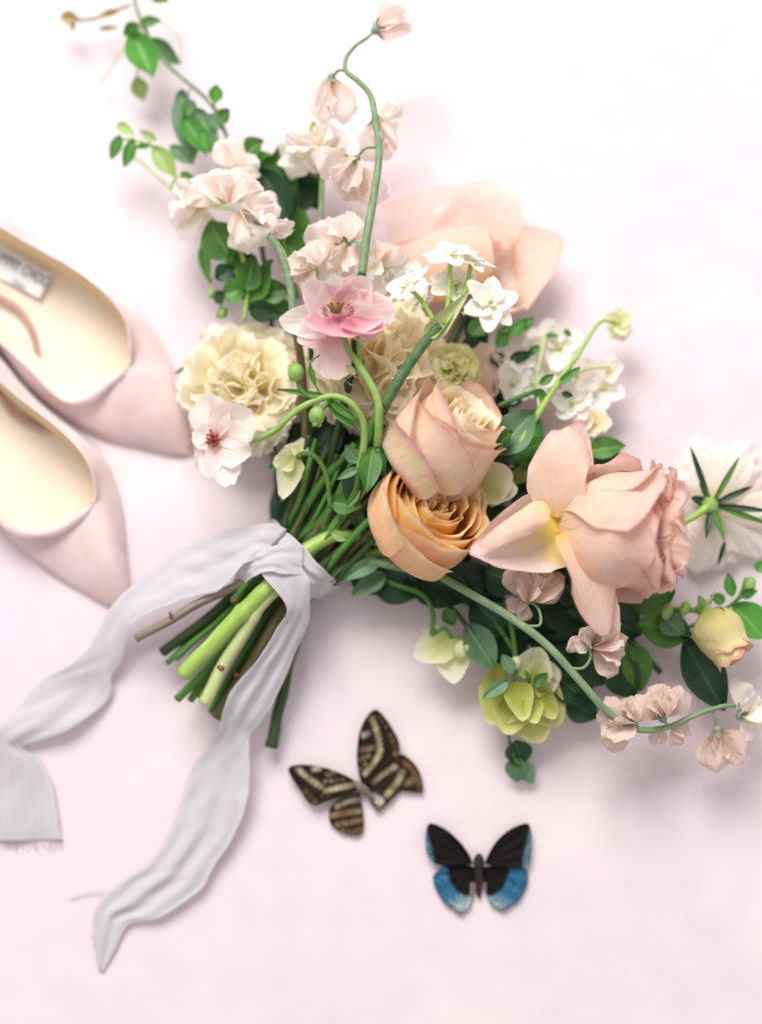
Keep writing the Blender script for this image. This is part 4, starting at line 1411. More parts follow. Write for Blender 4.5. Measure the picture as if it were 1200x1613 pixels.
floret(root, (546, 385, 130), (526, 330, 124), 116, 'pea', roll=10, seed=6, ped=[(574, 400, 160), (560, 380, 150)])
floret(root, (545, 392, 134), (525, 440, 140), 86, 'pea', roll=-10, seed=7, cal=False)
floret(root, (600, 190, 110), (640, 170, 90), 50, 'peaw', roll=30, seed=8, cal=False)
stem_of(root, 'dark6', [(500, 800, 60), (545, 620, 120), (568, 480, 170), (570, 432, 178)], r2=6)

root = thing('sweet_pea', 'white and blush sweet pea cluster over the dark leaves, on a bowed grey green stem', 'sweet pea', P(420, 400, 120), 'sweet pea stems')
part_tube(root, M['stemg'], px([(462, 495, 150), (457, 450, 152), (443, 400, 154), (425, 374, 154), (404, 352, 150)]), [6, 6, 5.5, 5, 4], n=40)
part_tube(root, M['stemp'], px([(456, 430, 146), (448, 402, 146), (436, 382, 146)]), 3.2, n=14)
floret(root, (352, 322, 140), (330, 262, 140), 100, 'peaw', roll=-8, seed=11, cal=False)
floret(root, (362, 318, 150), (372, 262, 164), 92, 'pea', roll=10, seed=12, cal=False)
floret(root, (384, 330, 150), (440, 352, 150), 104, 'peaw', roll=-20, seed=13, cal=False)
floret(root, (386, 334, 140), (404, 400, 140), 90, 'pea', roll=30, seed=14, cal=False, ped=[(404, 352, 150)])
floret(root, (330, 318, 110), (262, 322, 80), 110, 'peaw', roll=10, seed=15, cal=False)
floret(root, (318, 320, 100), (286, 372, 60), 70, 'peaw', roll=-20, seed=16, cal=False)
floret(root, (366, 262, 110), (350, 208, 110), 50, 'pea', roll=0, seed=17, cal=False, wings=False)
floret(root, (372, 262, 112), (414, 268, 114), 46, 'pea', roll=10, seed=18, cal=False, wings=False)
floret(root, (418, 360, 146), (470, 366, 140), 40, 'pea', roll=60, seed=19, cal=False, wings=False)
stem_of(root, 'dark3', [(470, 800, 40), (480, 640, 90), (462, 495, 150)], r2=6)

root = thing('sweet_pea', 'creamy white sweet pea with wide flat petals, between the hooked stem and the leafy vine', 'sweet pea', P(490, 250, 90), 'sweet pea stems')
floret(root, (500, 236, 96), (428, 236, 110), 84, 'peaw', roll=10, seed=21, cal=False)
floret(root, (505, 238, 98), (516, 190, 104), 80, 'peaw', roll=-10, seed=22, cal=False)
floret(root, (510, 242, 96), (548, 222, 90), 90, 'peaw', roll=20, seed=23, cal=False)
floret(root, (508, 240, 100), (505, 276, 104), 70, 'peaw', roll=0, seed=24, cal=False)
mb = MB()
petal(mb, P(494, 216, 112), P(494, 190, 118), 14, cup=.3, top=.6)
mb.obj('bud_leaf', M['hellg'], root)
part_tube(root, M['stemg'], px([(492, 470, 110), (500, 400, 100), (506, 320, 90), (508, 245, 94)]), 4.5, n=30)
floret(root, (500, 420, 150), (470, 385, 150), 86, 'pea', roll=14, seed=25, cal=False)
floret(root, (488, 425, 140), (462, 452, 140), 80, 'pea', roll=-14, seed=26, cal=False)
floret(root, (590, 420, 110), (606, 372, 110), 80, 'pea', roll=-10, seed=27, cal=False)
floret(root, (590, 420, 130), (560, 450, 150), 80, 'peaw', roll=0, seed=28, cal=False)
stem_of(root, 'thin3', [(480, 800, 40), (490, 640, 80), (492, 470, 110)], r2=5)

root = thing('sweet_pea', 'dusky sweet pea stem bending out over the table past the pink garden rose', 'sweet pea', P(720, 930, 90), 'sweet pea stems')
part_tube(root, M['stemg'], px([(690, 905, 84), (735, 932, 110), (800, 970, 128), (860, 1015, 136), (915, 1075, 134), (955, 1120, 124), (1000, 1148, 110), (1050, 1146, 100), (1100, 1124, 96), (1140, 1112, 92), (1158, 1112, 88)]),
          [6.5, 6.5, 6.5, 6.2, 6, 5.6, 5, 4.4, 4, 3.4, 3], n=90)
floret(root, (832, 945, 120), (838, 884, 130), 84, 'pead', roll=-10, seed=31, ped=[(826, 986, 132), (850, 984, 138), (848, 960, 130)], cal=False)
floret(root, (838, 945, 120), (882, 890, 122), 74, 'pead', roll=20, seed=32, cal=False)
floret(root, (826, 948, 112), (806, 974, 104), 46, 'pead', roll=0, seed=33, wings=False, cal=False)
floret(root, (925, 1018, 130), (904, 998, 138), 56, 'pead', roll=-20, seed=34, ped=[(893, 1052, 134), (918, 1052, 140), (930, 1034, 136)])
floret(root, (932, 1018, 128), (992, 992, 130), 62, 'pead', roll=10, seed=35, cal=False)
floret(root, (934, 1024, 124), (990, 1042, 118), 66, 'pead', roll=-10, seed=36, cal=False)
floret(root, (996, 1140, 112), (936, 1148, 116), 84, 'pead', roll=-10, seed=37, ped=[(1000, 1148, 110)])
floret(root, (1000, 1138, 108), (972, 1100, 104), 64, 'pead', roll=20, seed=38, cal=False)
floret(root, (1042, 1130, 108), (1012, 1082, 110), 74, 'pead', roll=10, seed=39, ped=[(1052, 1146, 100), (1048, 1138, 106)])
floret(root, (1050, 1128, 106), (1056, 1072, 108), 66, 'pead', roll=-10, seed=40, cal=False)
floret(root, (1058, 1146, 92), (1086, 1168, 80), 44, 'pead', roll=0, seed=41, wings=False, cal=False)
floret(root, (1036, 1148, 92), (1036, 1180, 80), 30, 'pead', roll=0, seed=42, wings=False, cal=False)
floret(root, (1130, 1150, 84), (1150, 1222, 66), 84, 'pead', roll=0, seed=43, ped=[(1122, 1118, 94), (1126, 1136, 90)], notch=.05)
floret(root, (1166, 1126, 80), (1206, 1096, 76), 96, 'peaw', roll=0, seed=44)
floret(root, (1168, 1130, 76), (1206, 1150, 70), 60, 'peaw', roll=0, seed=45, cal=False, wings=False)
part_tube(root, M['stemg'], px([(690, 905, 84), (620, 892, 70), (560, 880, 60)]), 6, n=12)
stem_of(root, 'dark7', [(560, 880, 40), (630, 890, 70), (690, 905, 84)], r2=6)

# ---- pale spray at the edge: slim stem with loose white florets
root = thing('delphinium', 'airy spray of small white delphinium florets fanning from a slim lime stem', 'delphinium', P(830, 690, 90))
part_tube(root, M['steml'], px([(818, 700, 118), (845, 655, 116), (877, 605, 108), (910, 558, 98), (944, 508, 84), (968, 510, 62)]), [5, 5, 4.5, 3.6, 2.8, 2], n=36)
part_tube(root, M['stemp'], px([(880, 600, 106), (920, 582, 84), (960, 578, 66)]), 2.4, n=14)
part_tube(root, M['stemp'], px([(850, 650, 110), (845, 600, 88), (858, 530, 70)]), 2.6, n=14)
part_tube(root, M['stem'], px([(784, 640, 96), (812, 628, 96), (842, 616, 92)]), 4, n=14)
rs = random.Random(31)
def loose_floret(x, y, h, r, mat, n=5, seed=0):
    c = P(x, y, h)
    axis = nrm((rs.uniform(-.5, .5), rs.uniform(-.2, .6), 1))
    a, e1, e2 = frame_of(axis)
    mb = MB()
    ball(mb, c + a * 2, r * .13, n=5, m=8)
    cen = mb.obj('floret', M['lime'], root)
    for k in range(n):
        th = k * 2 * PI / n + seed
        d = math.cos(th) * e1 + math.sin(th) * e2
        mb = MB()
        petal(mb, c, c + d * r * rs.uniform(.85, 1.1) + a * r * rs.uniform(0, .4), r * 1.0, face=a, roll=rs.uniform(-25, 25), vc=.6, bw=.2, top=.5, cup=.15, bend=.06, ruf=.04, wobble=.06, seed=seed * 10 + k, nu=11, nv=9)
        mb.obj('petal', M[mat], cen)
for k, (x, y, h, r, mt) in enumerate(((974, 508, 60, 26, 'hell'), (982, 526, 52, 24, 'peaw'), (958, 585, 54, 26, 'peaw'), (808, 565, 60, 34, 'peaw'), (806, 604, 70, 36, 'white'), (880, 548, 56, 40, 'white'), (905, 590, 62, 38, 'peaw'),
                                      (950, 612, 50, 34, 'white'), (862, 536, 40, 36, 'peaw'), (838, 606, 60, 34, 'white'), (830, 572, 46, 30, 'peaw'), (900, 634, 84, 34, 'white'), (935, 668, 66, 32, 'carn'), (850, 560, 44, 34, 'white'), (915, 655, 60, 34, 'peaw'), (860, 590, 50, 34, 'peaw'), (790, 590, 50, 30, 'peaw'))):
    loose_floret(x, y, h, r, mt, seed=k)
stem_of(root, 'dark1', [(560, 800, 40), (700, 740, 70), (790, 720, 100), (818, 700, 118)], r2=5)
for k, (b, t_, w, mt) in enumerate((((850, 606, 112), (872, 590, 116), 14, 'leaf'), ((878, 606, 110), (914, 578, 106), 14, 'leaf'), ((884, 620, 104), (902, 624, 104), 10, 'leafd'), ((852, 612, 104), (846, 632, 100), 20, 'leafb'))):
    part_leaf(root, M[mt], P(*b), P(*t_), w)


# ---- hellebores
def hellebore(name, label, petals, mat, stems, buds=(), leaves=(), end=None, rest=()):
    b0 = petals[0][0]
    root = thing('hellebore', label, 'hellebore', P(*b0), 'hellebores in the bouquet')
    for k, (b, t_, w, ro, cu) in enumerate(petals):
        part_petal(root, M[mat], P(*b), P(*t_), w, roll=ro, cup=cu, bend=.10, vc=.5, bw=.3, top=.6, tp=1.9, wobble=.05, seed=int(b0[0] + k), nu=15, nv=13)
    for pts, r in stems:
        part_tube(root, M['stem'], px(pts), r, n=24)
    for (x, y, h, r) in buds:
        mb = MB()
        ball(mb, P(x, y, h), r, axis=(.3, .8, .3), stretch=1.2)
        mb.obj('bud', M['hell'], root)
    for (b, t_, w, mt) in leaves:
        part_leaf(root, M[mt], P(*b), P(*t_), w, seed=int(w))
    if end:
        stem_of(root, end, rest, r2=4, mat2='stem')
    return root


# spare cut ends, hidden among the others
ENDS['low1'] = ([(262, 1044, 40), (350, 968, 50), (440, 878, 30)], 4.2, 'stemd')
ENDS['low2'] = ([(350, 1090, 20), (410, 1000, 22), (480, 900, 14)], 5, 'stemd')
ENDS['low3'] = ([(298, 1086, 40), (372, 995, 44), (452, 890, 28)], 4.2, 'stemd')
ENDS['low4'] = ([(376, 1070, 18), (430, 985, 18), (500, 905, 12)], 5, 'stemd')
ENDS['low5'] = ([(276, 1038, 52), (356, 966, 62), (446, 878, 50)], 4.2, 'stemd')
ENDS['low6'] = ([(312, 1066, 66), (384, 985, 74), (462, 884, 60)], 4.2, 'stemd')
ENDS['low7'] = ([(330, 1122, 44), (395, 1010, 48), (470, 898, 30)], 4.2, 'stemb')
ENDS['low8'] = ([(372, 1108, 50), (416, 1020, 60), (486, 900, 44)], 4.2, 'stemd')

hellebore('hellebore', 'pale green white hellebore cup wedged beside the blush rose', [((752, 768, 90), (806, 742, 120), 72, 10, .25), ((752, 770, 100), (815, 770, 96), 60, -20, .25), ((755, 768, 86), (742, 784, 124), 50, 0, .2)], 'hell',
          [([(700, 800, 60), (730, 785, 80), (752, 770, 90)], 4)], end='low1', rest=[(580, 820, 40), (660, 810, 50), (745, 775, 86)])
hellebore('hellebore', 'creamy nodding hellebore hanging from a dark hooked stalk below the apricot rose', [((706, 1004, 60), (654, 1036, 66), 60, 0, .2), ((708, 1006, 66), (716, 1076, 60), 62, 10, .2), ((712, 1004, 50), (738, 1052, 40), 50, 10, .2), ((700, 1004, 54), (664, 992, 40), 20, 0, .2)], 'hell',
          [([(655, 930, 60), (672, 944, 64), (682, 970, 66), (680, 1000, 62)], 4), ([(680, 1000, 62), (700, 990, 62), (712, 1006, 60)], 3)], buds=[(727, 1024, 70, 13)], end='low2', rest=[(560, 890, 24), (610, 915, 44), (655, 930, 60)])
hellebore('hellebore', 'yellow green hellebore cluster facing down over the table, above the blue butterfly', [((806, 1080, 70), (770, 1140, 56), 80, 10, .22), ((812, 1082, 80), (800, 1158, 70), 70, -10, .2), ((822, 1082, 74), (848, 1172, 50), 84, 0, .2), ((826, 1078, 70), (884, 1140, 56), 76, -10, .22), ((800, 1074, 60), (760, 1080, 44), 60, 0, .2),
                                                                                                      ((812, 1074, 90), (826, 1136, 86), 44, 0, .25), ((836, 1100, 80), (842, 1140, 84), 34, 0, .3), ((852, 1096, 78), (874, 1132, 76), 34, 10, .3)], 'hellg',
          [([(800, 960, 60), (810, 1020, 70), (812, 1080, 76)], 4), ([(806, 1090, 60), (800, 1150, 34), (808, 1190, 26), (822, 1215, 20)], 2.6)], buds=[(812, 1044, 80, 9)],
          leaves=[((800, 1072, 92), (760, 1100, 96), 20, 'leafg'), ((808, 1060, 90), (790, 1030, 88), 20, 'leafg'), ((812, 1164, 30), (820, 1206, 20), 42, 'leafd'), ((810, 1190, 24), (814, 1232, 16), 34, 'leafg'), ((822, 1200, 20), (838, 1234, 14), 28, 'leafg'), ((840, 1080, 80), (862, 1060, 86), 18, 'leaf')],
          end='low3', rest=[(560, 890, 20), (680, 920, 40), (800, 960, 60)])
hellebore('hellebore', 'soft green hellebore half hidden under the long sweet pea stem', [((832, 1070, 70), (850, 1020, 84), 62, 0, .2), ((836, 1070, 74), (884, 1062, 66), 62, 10, .2), ((836, 1074, 70), (866, 1094, 60), 52, 0, .2)], 'hell',
          [([(760, 960, 50), (800, 1010, 60), (834, 1070, 70)], 4)], end='low4', rest=[(560, 885, 20), (660, 920, 36), (760, 960, 50)])
hellebore('hellebore', 'small limp hellebore with narrow pale petals, hanging at the edge below the cream carnation', [((466, 720, 120), (444, 786, 116), 40, 10, .3), ((464, 722, 122), (430, 730, 110), 36, 0, .2), ((468, 718, 110), (448, 704, 104), 34, 0, .2), ((470, 718, 100), (476, 690, 90), 26, 0, .2)], 'hell',
          [([(520, 800, 110), (516, 756, 126), (502, 724, 134), (482, 714, 132), (468, 720, 124)], 4)], leaves=[((462, 722, 114), (424, 738, 100), 24, 'leafb')], end='low5', rest=[(500, 850, 70), (520, 800, 110)])

# ---- scabiosa, back view
root = thing('scabiosa', 'creamy white scabiosa seen from behind, narrow green bracts starring out from its stalk', 'scabiosa', P(1120, 800, 60))
hub = P(1118, 796, 62)
rs = random.Random(77)
for k in range(44):
    a_ = rs.uniform(-2.0, 3.0)
    r_ = rs.uniform(58, 118)
    if 2.2 < abs(a_):
        r_ *= .85
    x, y = 1126 + r_ * math.cos(a_) * 1.0, 796 - r_ * math.sin(a_) * .95
    part_petal(root, M['peaw' if k % 3 else 'pea'], P(1124 + 14 * math.cos(a_), 796 - 14 * math.sin(a_), 46 - rs.uniform(0, 22)), P(x, y, 32 - rs.uniform(0, 24)), rs.uniform(44, 70), roll=rs.uniform(-20, 20), vc=.8, bw=.2, top=.3, cup=-.1, bend=-.06, ruf=.07, rf=2.5, ser=.04, seed=200 + k, nu=17, nv=9)
mb = MB()
ball(mb, hub, 17, n=8, m=14, axis=(.5, .2, .6), stretch=.8, bump=.06)
mb.obj('receptacle', M['calyxg'], root)
for k, (tx, ty, h_) in enumerate(((1085, 704, 74), (1164, 720, 84), (1184, 766, 84), (1212, 826, 84), (1212, 806, 88), (1141, 852, 80), (1110, 850, 84), (1101, 760, 70), (1086, 784, 66), (1130, 890, 60))):
    if k == 9:
        part_leaf(root, M['leafd'], P(1141, 852, 80), P(1130, 890, 66), 6, name='bract', fold=.3, droop=.1)
    else:
        part_leaf(root, M['leaf' if k % 2 else 'leafd'], hub + np.array([0, 0, 6.0]), P(tx, ty, h_), 9 if k != 8 else 14, name='bract', fold=.3, droop=.15 if k % 2 else -.1, peak=.5, seed=k)
part_tube(root, M['steml'], px([(1000, 836, 66), (1060, 828, 70), (1092, 814, 74), (1114, 798, 72)]), [5, 5, 5, 7], n=24)
stem_of(root, 'low6', [(560, 850, 20), (700, 860, 24), (860, 850, 30), (1000, 836, 66)], r2=5, mat2='stem')

# ---- yellow rosebud
root = thing('rosebud', 'small pale yellow spray rosebud beside the round green leaf', 'rosebud', P(1105, 975, 60))
c0, ax = P(1108, 962, 70), nrm((.42, -.75, .25))
rose_core(root, c0, ax, 36, 92, 'bud', n=6, seed=41, open_=.05, f0=.3, f1=.85)
for k in range(5):
    part_wrap(root, M['bud'], c0, ax, 36 + k, 94 - 3 * k, 80 * k + 20, 80, close=.25, curl=.10, tr=.3, vb=.45, nick=.015, seed=300 + k)
for k in range(5):
    a_, e1, e2 = frame_of(ax)
    th = k * 1.2566
    d = math.cos(th) * e1 + math.sin(th) * e2
    part_leaf(root, M['leafp'], c0 + d * 8, c0 + d * 34 - ax * 14, 13, face=-a_, name='sepal', droop=-.2, seed=k)
mb = MB()
ball(mb, c0 - ax * 2, 11, axis=ax, stretch=1.1)
mb.obj('hip', M['calyxg'], root)
part_tube(root, M['stem'], px([(1010, 965, 50), (1060, 960, 60), (1108, 962, 68)]), 4, n=16)
stem_of(root, 'low7', [(560, 880, 16), (760, 920, 20), (900, 960, 30), (1010, 965, 50)], r2=4, mat2='stem')


# ---- leafy sprigs and the vine
def sprig(name, label, stems, leaves, end=None, rest=(), group='leafy sprigs in the bouquet', cat='foliage', buds=()):
    p0 = stems[0][0][0]
    root = thing(name, label, cat, P(*p0), group)
    for pts, r, mt in stems:
        part_tube(root, M[mt], px(pts), r, n=8 * len(pts), ns=7)
    rs_ = random.Random(int(p0[0]))
    for k, L_ in enumerate(leaves):
        b, t_, w, mt = L_[:4]
        kw = dict(twist=rs_.uniform(-32, 32), droop=rs_.uniform(.02, .26), peak=rs_.uniform(.36, .5), roll=rs_.uniform(-14, 14))
        kw.update(L_[4] if len(L_) > 4 else {})
        part_leaf(root, M[mt], P(*b), P(*t_), w, seed=k + int(p0[0]), **kw)
    for (x, y, h, r) in buds:
        mb = MB()
        ball(mb, P(x, y, h), r, axis=(.3, .9, .1), stretch=1.5)
        mb.obj('bud', M['calyxg'], root)
    if end:
        stem_of(root, end, rest, r2=4)
    return root


sprig('vine', 'trailing green vine reaching furthest from the bouquet, with single glossy leaves and a withered tip',
      [([(400, 330, 60), (375, 260, 64), (347, 190, 66), (327, 157, 66), (273, 110, 64), (247, 80, 60), (223, 33, 56), (212, 0, 50), (204, -40, 46)], 3.4, 'stemg'),
       ([(223, 33, 56), (205, 60, 50), (180, 100, 40), (160, 130, 30)], 1.4, 'stemp'), ([(205, 8, 50), (188, 15, 44), (157, 27, 40), (127, 32, 40), (100, 28, 38)], 2.2, 'olive'),
       ([(272, 300, 60), (250, 280, 50), (225, 258, 46), (205, 245, 46)], 1.8, 'stemp'), ([(278, 278, 70), (272, 300, 60), (310, 320, 60), (370, 330, 60)], 2.2, 'steml'), ([(247, 232, 74), (218, 222, 76), (195, 220, 74), (190, 236, 70)], 2, 'steml'), ([(247, 232, 74), (278, 278, 70)], 2, 'steml'),
       ([(223, 33, 56), (220, 75, 54), (216, 122, 50)], 1.6, 'stemp'), ([(247, 80, 60), (243, 66, 62), (240, 58, 64)], 1.6, 'stemp'), ([(327, 157, 66), (334, 162, 74), (339, 164, 80)], 1.6, 'stemp'), ([(300, 140, 64), (290, 160, 68), (288, 186, 72)], 1.8, 'stemg'), ([(253, 33, 60), (275, 50, 60), (285, 70, 58), (284, 100, 56)], 1.6, 'stemp')],
      [((210, 54, 66), (242, 124, 74), 50, 'leafb', dict(fold=.25)), ((216, 120, 48), (228, 158, 34), 30, 'leafp'), ((222, 38, 62), (254, 32, 66), 20, 'leaf'), ((240, 60, 64), (284, 102, 54), 30, 'leafg', dict(roll=20)), ((220, 38, 60), (194, 54, 54), 24, 'leafb', dict(roll=-20)),
       ((236, -6, 60), (266, 4, 60), 22, 'leaf'), ((128, 33, 42), (96, 26, 42), 22, 'olive', dict(peak=.6)), ((157, 27, 42), (189, 15, 44), 10, 'olive'), ((156, 46, 40), (188, 43, 40), 8, 'olive'), ((118, 34, 40), (114, 50, 40), 8, 'olive'),
       ((339, 163, 80), (341, 133, 88), 22, 'leafb'), ((343, 194, 74), (362, 172, 82), 24, 'leaf'), ((284, 144, 66), (306, 250, 76), 44, 'leafg', dict(fold=.1)), ((290, 184, 74), (326, 244, 84), 34, 'leafb'), ((306, 160, 70), (290, 186, 74), 24, 'leaf'), ((312, 170, 70), (344, 250, 66), 34, 'leafg', dict(roll=25)), ((318, 204, 80), (330, 240, 84), 20, 'leafb'),
       ((300, 160, 60), (276, 150, 50), 20, 'leafg'), ((290, 160, 60), (288, 140, 70), 14, 'leafd'),
       ((242, 230, 76), (277, 278, 70), 32, 'leafp'), ((247, 222, 78), (220, 206, 80), 14, 'leafp'), ((186, 196, 76), (212, 214, 78), 18, 'leafp'), ((192, 214, 76), (176, 252, 70), 22, 'leafb', dict(roll=25)), ((211, 218, 78), (196, 264, 74), 20, 'leafb'), ((268, 230, 64), (306, 258, 60), 22, 'leafg'), ((284, 274, 60), (312, 286, 56), 14, 'leafb'), ((240, 228, 72), (212, 232, 70), 10, 'leafb'), ((330, 180, 80), (350, 205, 74), 20, 'leafg')],
      end='low8', rest=[(470, 800, 30), (440, 600, 44), (415, 400, 54), (400, 330, 60)], group='vines', cat='vine')
sprig('leaf_sprig', 'sprig of small rounded dark leaves above the cream carnation',
      [([(385, 505, 96), (390, 445, 98), (376, 390, 90), (345, 355, 84), (322, 334, 80)], 3.6, 'steml'), ([(372, 430, 80), (352, 470, 70), (345, 500, 66)], 2, 'stem')],
      [((330, 350, 84), (366, 412, 92), 62, 'leaf', dict(fold=.1, peak=.5)), ((322, 384, 76), (332, 446, 66), 26, 'leaf', dict(roll=30)), ((370, 388, 84), (360, 440, 84), 24, 'leafb', dict(roll=-30)), ((370, 422, 96), (340, 440, 96), 32, 'leafd', dict(peak=.55)), ((388, 456, 98), (352, 464, 96), 42, 'leaf', dict(peak=.55, sharp=.8)),
       ((386, 458, 102), (402, 402, 112), 40, 'leaf', dict(roll=15)), ((398, 478, 96), (430, 410, 104), 44, 'leaf', dict(roll=-15)), ((412, 464, 100), (456, 456, 106), 38, 'leaf'), ((392, 486, 104), (440, 492, 104), 34, 'leafd'), ((420, 480, 90), (470, 500, 80), 36, 'leaf'), ((360, 400, 70), (400, 440, 60), 50, 'leafd'), ((380, 470, 60), (430, 450, 56), 60, 'leaf'),
       ((352, 470, 70), (336, 462, 70), 18, 'leafd'), ((346, 488, 66), (356, 500, 64), 20, 'leaf'), ((340, 478, 66), (350, 466, 66), 14, 'leaf'), ((400, 540, 40), (276, 590, 60), 30, 'leafg')],
      buds=[(335, 462, 70, 6), (350, 494, 66, 6)])
sprig('leaf_sprig', 'sprig of broad glossy dark leaves between the sweet pea clusters',
      [([(470, 470, 60), (450, 400, 66), (440, 330, 70), (420, 260, 70)], 4, 'stem')],
      [((388, 240, 74), (416, 222, 80), 34, 'leaf'), ((412, 268, 84), (460, 354, 88), 52, 'leafd', dict(fold=.2)), ((420, 250, 76), (462, 330, 70), 70, 'leaf'), ((430, 250, 70), (484, 262, 74), 60, 'leaf'), ((455, 262, 74), (502, 266, 78), 30, 'leafg'), ((470, 280, 66), (470, 340, 60), 56, 'leafd'), ((400, 240, 70), (430, 300, 66), 60, 'leaf'), ((440, 330, 60), (490, 400, 50), 60, 'leaf'), ((480, 270, 60), (500, 330, 50), 50, 'leafd'), ((440, 380, 60), (500, 420, 50), 60, 'leaf'), ((485, 262, 80), (510, 280, 84), 18, 'olive')])
sprig('leaf_sprig', 'grey green pointed leaf pair emerging behind the blush rose',
      [([(740, 780, 70), (775, 740, 90), (800, 700, 96)], 4, 'stem')],
      [((776, 718, 110), (842, 646, 120), 58, 'leafg', dict(fold=.15)), ((770, 712, 120), (808, 680, 130), 32, 'leaf'), ((800, 720, 80), (870, 690, 84), 30, 'leafb'), ((820, 740, 70), (850, 660, 70), 40, 'leafb'), ((790, 760, 50), (850, 760, 50), 60, 'leafd'), ((780, 700, 60), (850, 720, 60), 50, 'leafd'), ((800, 760, 60), (860, 720, 70), 26, 'leafp')])
sprig('leaf_sprig', 'deep green leaf peeping out past the top of the pink garden rose',
      [([(860, 760, 60), (920, 730, 66), (950, 706, 70)], 4, 'stem')],
      [((918, 712, 74), (984, 702, 76), 36, 'leaf', dict(peak=.5)), ((920, 730, 60), (990, 740, 50), 60, 'leafd'), ((860, 740, 60), (920, 690, 60), 50, 'leafd'), ((870, 700, 66), (925, 690, 66), 30, 'leafb')])
sprig('leaf_sprig', 'fine twig of tiny bright leaves below the paperwhite stars',
      [([(740, 590, 60), (780, 550, 66), (830, 510, 66)], 2.4, 'stemp'), ([(770, 560, 66), (800, 570, 66), (826, 556, 66)], 1.8, 'stemp')],
      [((782, 548, 70), (800, 524, 74), 22, 'leaf'), ((800, 530, 72), (830, 505, 74), 26, 'leafb'), ((820, 520, 70), (840, 500, 70), 20, 'leafb'), ((776, 556, 70), (792, 580, 70), 22, 'leafd'), ((800, 566, 70), (842, 556, 72), 18, 'leafd'), ((830, 560, 70), (850, 545, 70), 14, 'leaf'), ((782, 536, 66), (806, 510, 66), 20, 'leafg'), ((858, 528, 70), (880, 530, 70), 9, 'leaf'), ((888, 520, 66), (900, 530, 66), 9, 'leaf'), ((776, 600, 60), (800, 620, 56), 30, 'leafd'), ((740, 530, 80), (770, 500, 80), 30, 'leaf'), ((730, 560, 70), (760, 520, 74), 30, 'leafd'),
       ((738, 500, 70), (760, 560, 60), 40, 'leafd'), ((780, 640, 50), (830, 600, 40), 50, 'leafd')])
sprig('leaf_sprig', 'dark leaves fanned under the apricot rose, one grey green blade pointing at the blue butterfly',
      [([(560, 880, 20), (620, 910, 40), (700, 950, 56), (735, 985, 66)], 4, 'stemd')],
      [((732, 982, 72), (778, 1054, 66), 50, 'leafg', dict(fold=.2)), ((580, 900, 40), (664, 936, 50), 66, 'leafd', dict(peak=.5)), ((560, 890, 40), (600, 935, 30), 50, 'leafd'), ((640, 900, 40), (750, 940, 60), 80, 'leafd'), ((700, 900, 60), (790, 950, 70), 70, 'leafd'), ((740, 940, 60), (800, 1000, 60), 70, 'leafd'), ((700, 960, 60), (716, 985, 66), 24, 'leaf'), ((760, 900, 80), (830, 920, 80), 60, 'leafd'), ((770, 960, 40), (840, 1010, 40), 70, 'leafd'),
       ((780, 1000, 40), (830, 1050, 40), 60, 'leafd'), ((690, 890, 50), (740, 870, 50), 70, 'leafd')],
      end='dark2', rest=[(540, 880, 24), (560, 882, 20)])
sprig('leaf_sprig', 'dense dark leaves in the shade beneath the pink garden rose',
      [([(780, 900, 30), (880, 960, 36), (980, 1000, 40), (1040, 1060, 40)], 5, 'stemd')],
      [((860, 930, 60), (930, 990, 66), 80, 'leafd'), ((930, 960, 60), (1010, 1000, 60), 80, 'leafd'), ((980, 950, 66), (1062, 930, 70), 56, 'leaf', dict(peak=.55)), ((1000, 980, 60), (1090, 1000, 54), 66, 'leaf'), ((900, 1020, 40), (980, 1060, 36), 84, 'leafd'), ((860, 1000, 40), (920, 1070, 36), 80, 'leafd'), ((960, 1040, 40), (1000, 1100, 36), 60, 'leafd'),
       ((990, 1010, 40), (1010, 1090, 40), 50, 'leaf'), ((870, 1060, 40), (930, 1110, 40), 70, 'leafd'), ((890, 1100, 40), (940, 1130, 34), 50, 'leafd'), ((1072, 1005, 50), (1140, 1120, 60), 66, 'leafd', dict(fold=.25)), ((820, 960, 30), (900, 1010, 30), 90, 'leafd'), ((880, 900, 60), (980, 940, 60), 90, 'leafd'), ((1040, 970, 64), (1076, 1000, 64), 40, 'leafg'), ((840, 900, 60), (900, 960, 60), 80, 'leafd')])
sprig('leaf_sprig', 'small bright sprig of buds and one round leaf behind the yellow rosebud',
      [([(1060, 1000, 46), (1120, 970, 54), (1160, 945, 58), (1175, 910, 60)], 3, 'stem'), ([(1160, 945, 58), (1190, 930, 58)], 2.4, 'steml')],
      [((1150, 952, 66), (1204, 1004, 62), 58, 'leafb', dict(peak=.55, sharp=.7)), ((1140, 948, 64), (1118, 938, 66), 18, 'leaf'), ((1152, 940, 66), (1146, 902, 68), 18, 'leafb'), ((1165, 938, 66), (1192, 930, 66), 16, 'leafb'), ((1190, 900, 62), (1206, 886, 62), 20, 'leafb'), ((1118, 960, 60), (1100, 968, 64), 14, 'leaf'), ((1070, 962, 70), (1086, 952, 74), 14, 'leafp')],
      buds=[(1050, 963, 74, 9), (1078, 958, 76, 8), (1180, 922, 60, 9)])
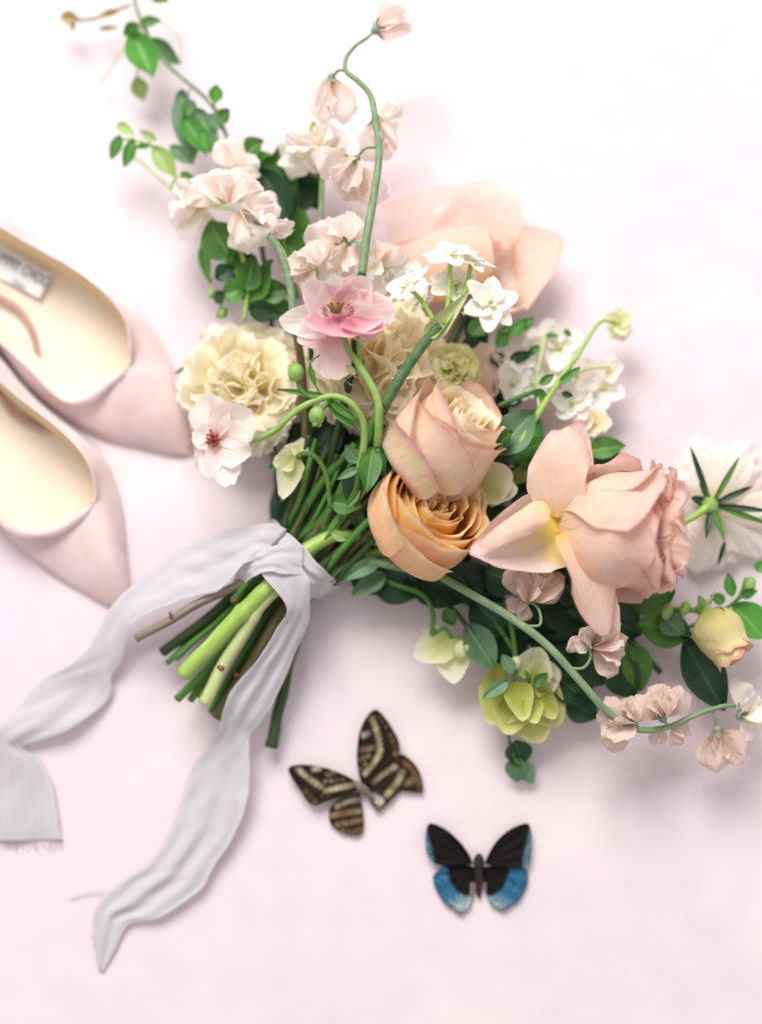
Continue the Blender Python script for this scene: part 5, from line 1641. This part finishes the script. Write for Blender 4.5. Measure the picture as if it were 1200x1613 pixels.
sprig('leaf_sprig', 'dark filler blades crowded between the stems just above the ribbon',  # added filler leaves and stems, coloured dark to deepen the shade inside the bouquet
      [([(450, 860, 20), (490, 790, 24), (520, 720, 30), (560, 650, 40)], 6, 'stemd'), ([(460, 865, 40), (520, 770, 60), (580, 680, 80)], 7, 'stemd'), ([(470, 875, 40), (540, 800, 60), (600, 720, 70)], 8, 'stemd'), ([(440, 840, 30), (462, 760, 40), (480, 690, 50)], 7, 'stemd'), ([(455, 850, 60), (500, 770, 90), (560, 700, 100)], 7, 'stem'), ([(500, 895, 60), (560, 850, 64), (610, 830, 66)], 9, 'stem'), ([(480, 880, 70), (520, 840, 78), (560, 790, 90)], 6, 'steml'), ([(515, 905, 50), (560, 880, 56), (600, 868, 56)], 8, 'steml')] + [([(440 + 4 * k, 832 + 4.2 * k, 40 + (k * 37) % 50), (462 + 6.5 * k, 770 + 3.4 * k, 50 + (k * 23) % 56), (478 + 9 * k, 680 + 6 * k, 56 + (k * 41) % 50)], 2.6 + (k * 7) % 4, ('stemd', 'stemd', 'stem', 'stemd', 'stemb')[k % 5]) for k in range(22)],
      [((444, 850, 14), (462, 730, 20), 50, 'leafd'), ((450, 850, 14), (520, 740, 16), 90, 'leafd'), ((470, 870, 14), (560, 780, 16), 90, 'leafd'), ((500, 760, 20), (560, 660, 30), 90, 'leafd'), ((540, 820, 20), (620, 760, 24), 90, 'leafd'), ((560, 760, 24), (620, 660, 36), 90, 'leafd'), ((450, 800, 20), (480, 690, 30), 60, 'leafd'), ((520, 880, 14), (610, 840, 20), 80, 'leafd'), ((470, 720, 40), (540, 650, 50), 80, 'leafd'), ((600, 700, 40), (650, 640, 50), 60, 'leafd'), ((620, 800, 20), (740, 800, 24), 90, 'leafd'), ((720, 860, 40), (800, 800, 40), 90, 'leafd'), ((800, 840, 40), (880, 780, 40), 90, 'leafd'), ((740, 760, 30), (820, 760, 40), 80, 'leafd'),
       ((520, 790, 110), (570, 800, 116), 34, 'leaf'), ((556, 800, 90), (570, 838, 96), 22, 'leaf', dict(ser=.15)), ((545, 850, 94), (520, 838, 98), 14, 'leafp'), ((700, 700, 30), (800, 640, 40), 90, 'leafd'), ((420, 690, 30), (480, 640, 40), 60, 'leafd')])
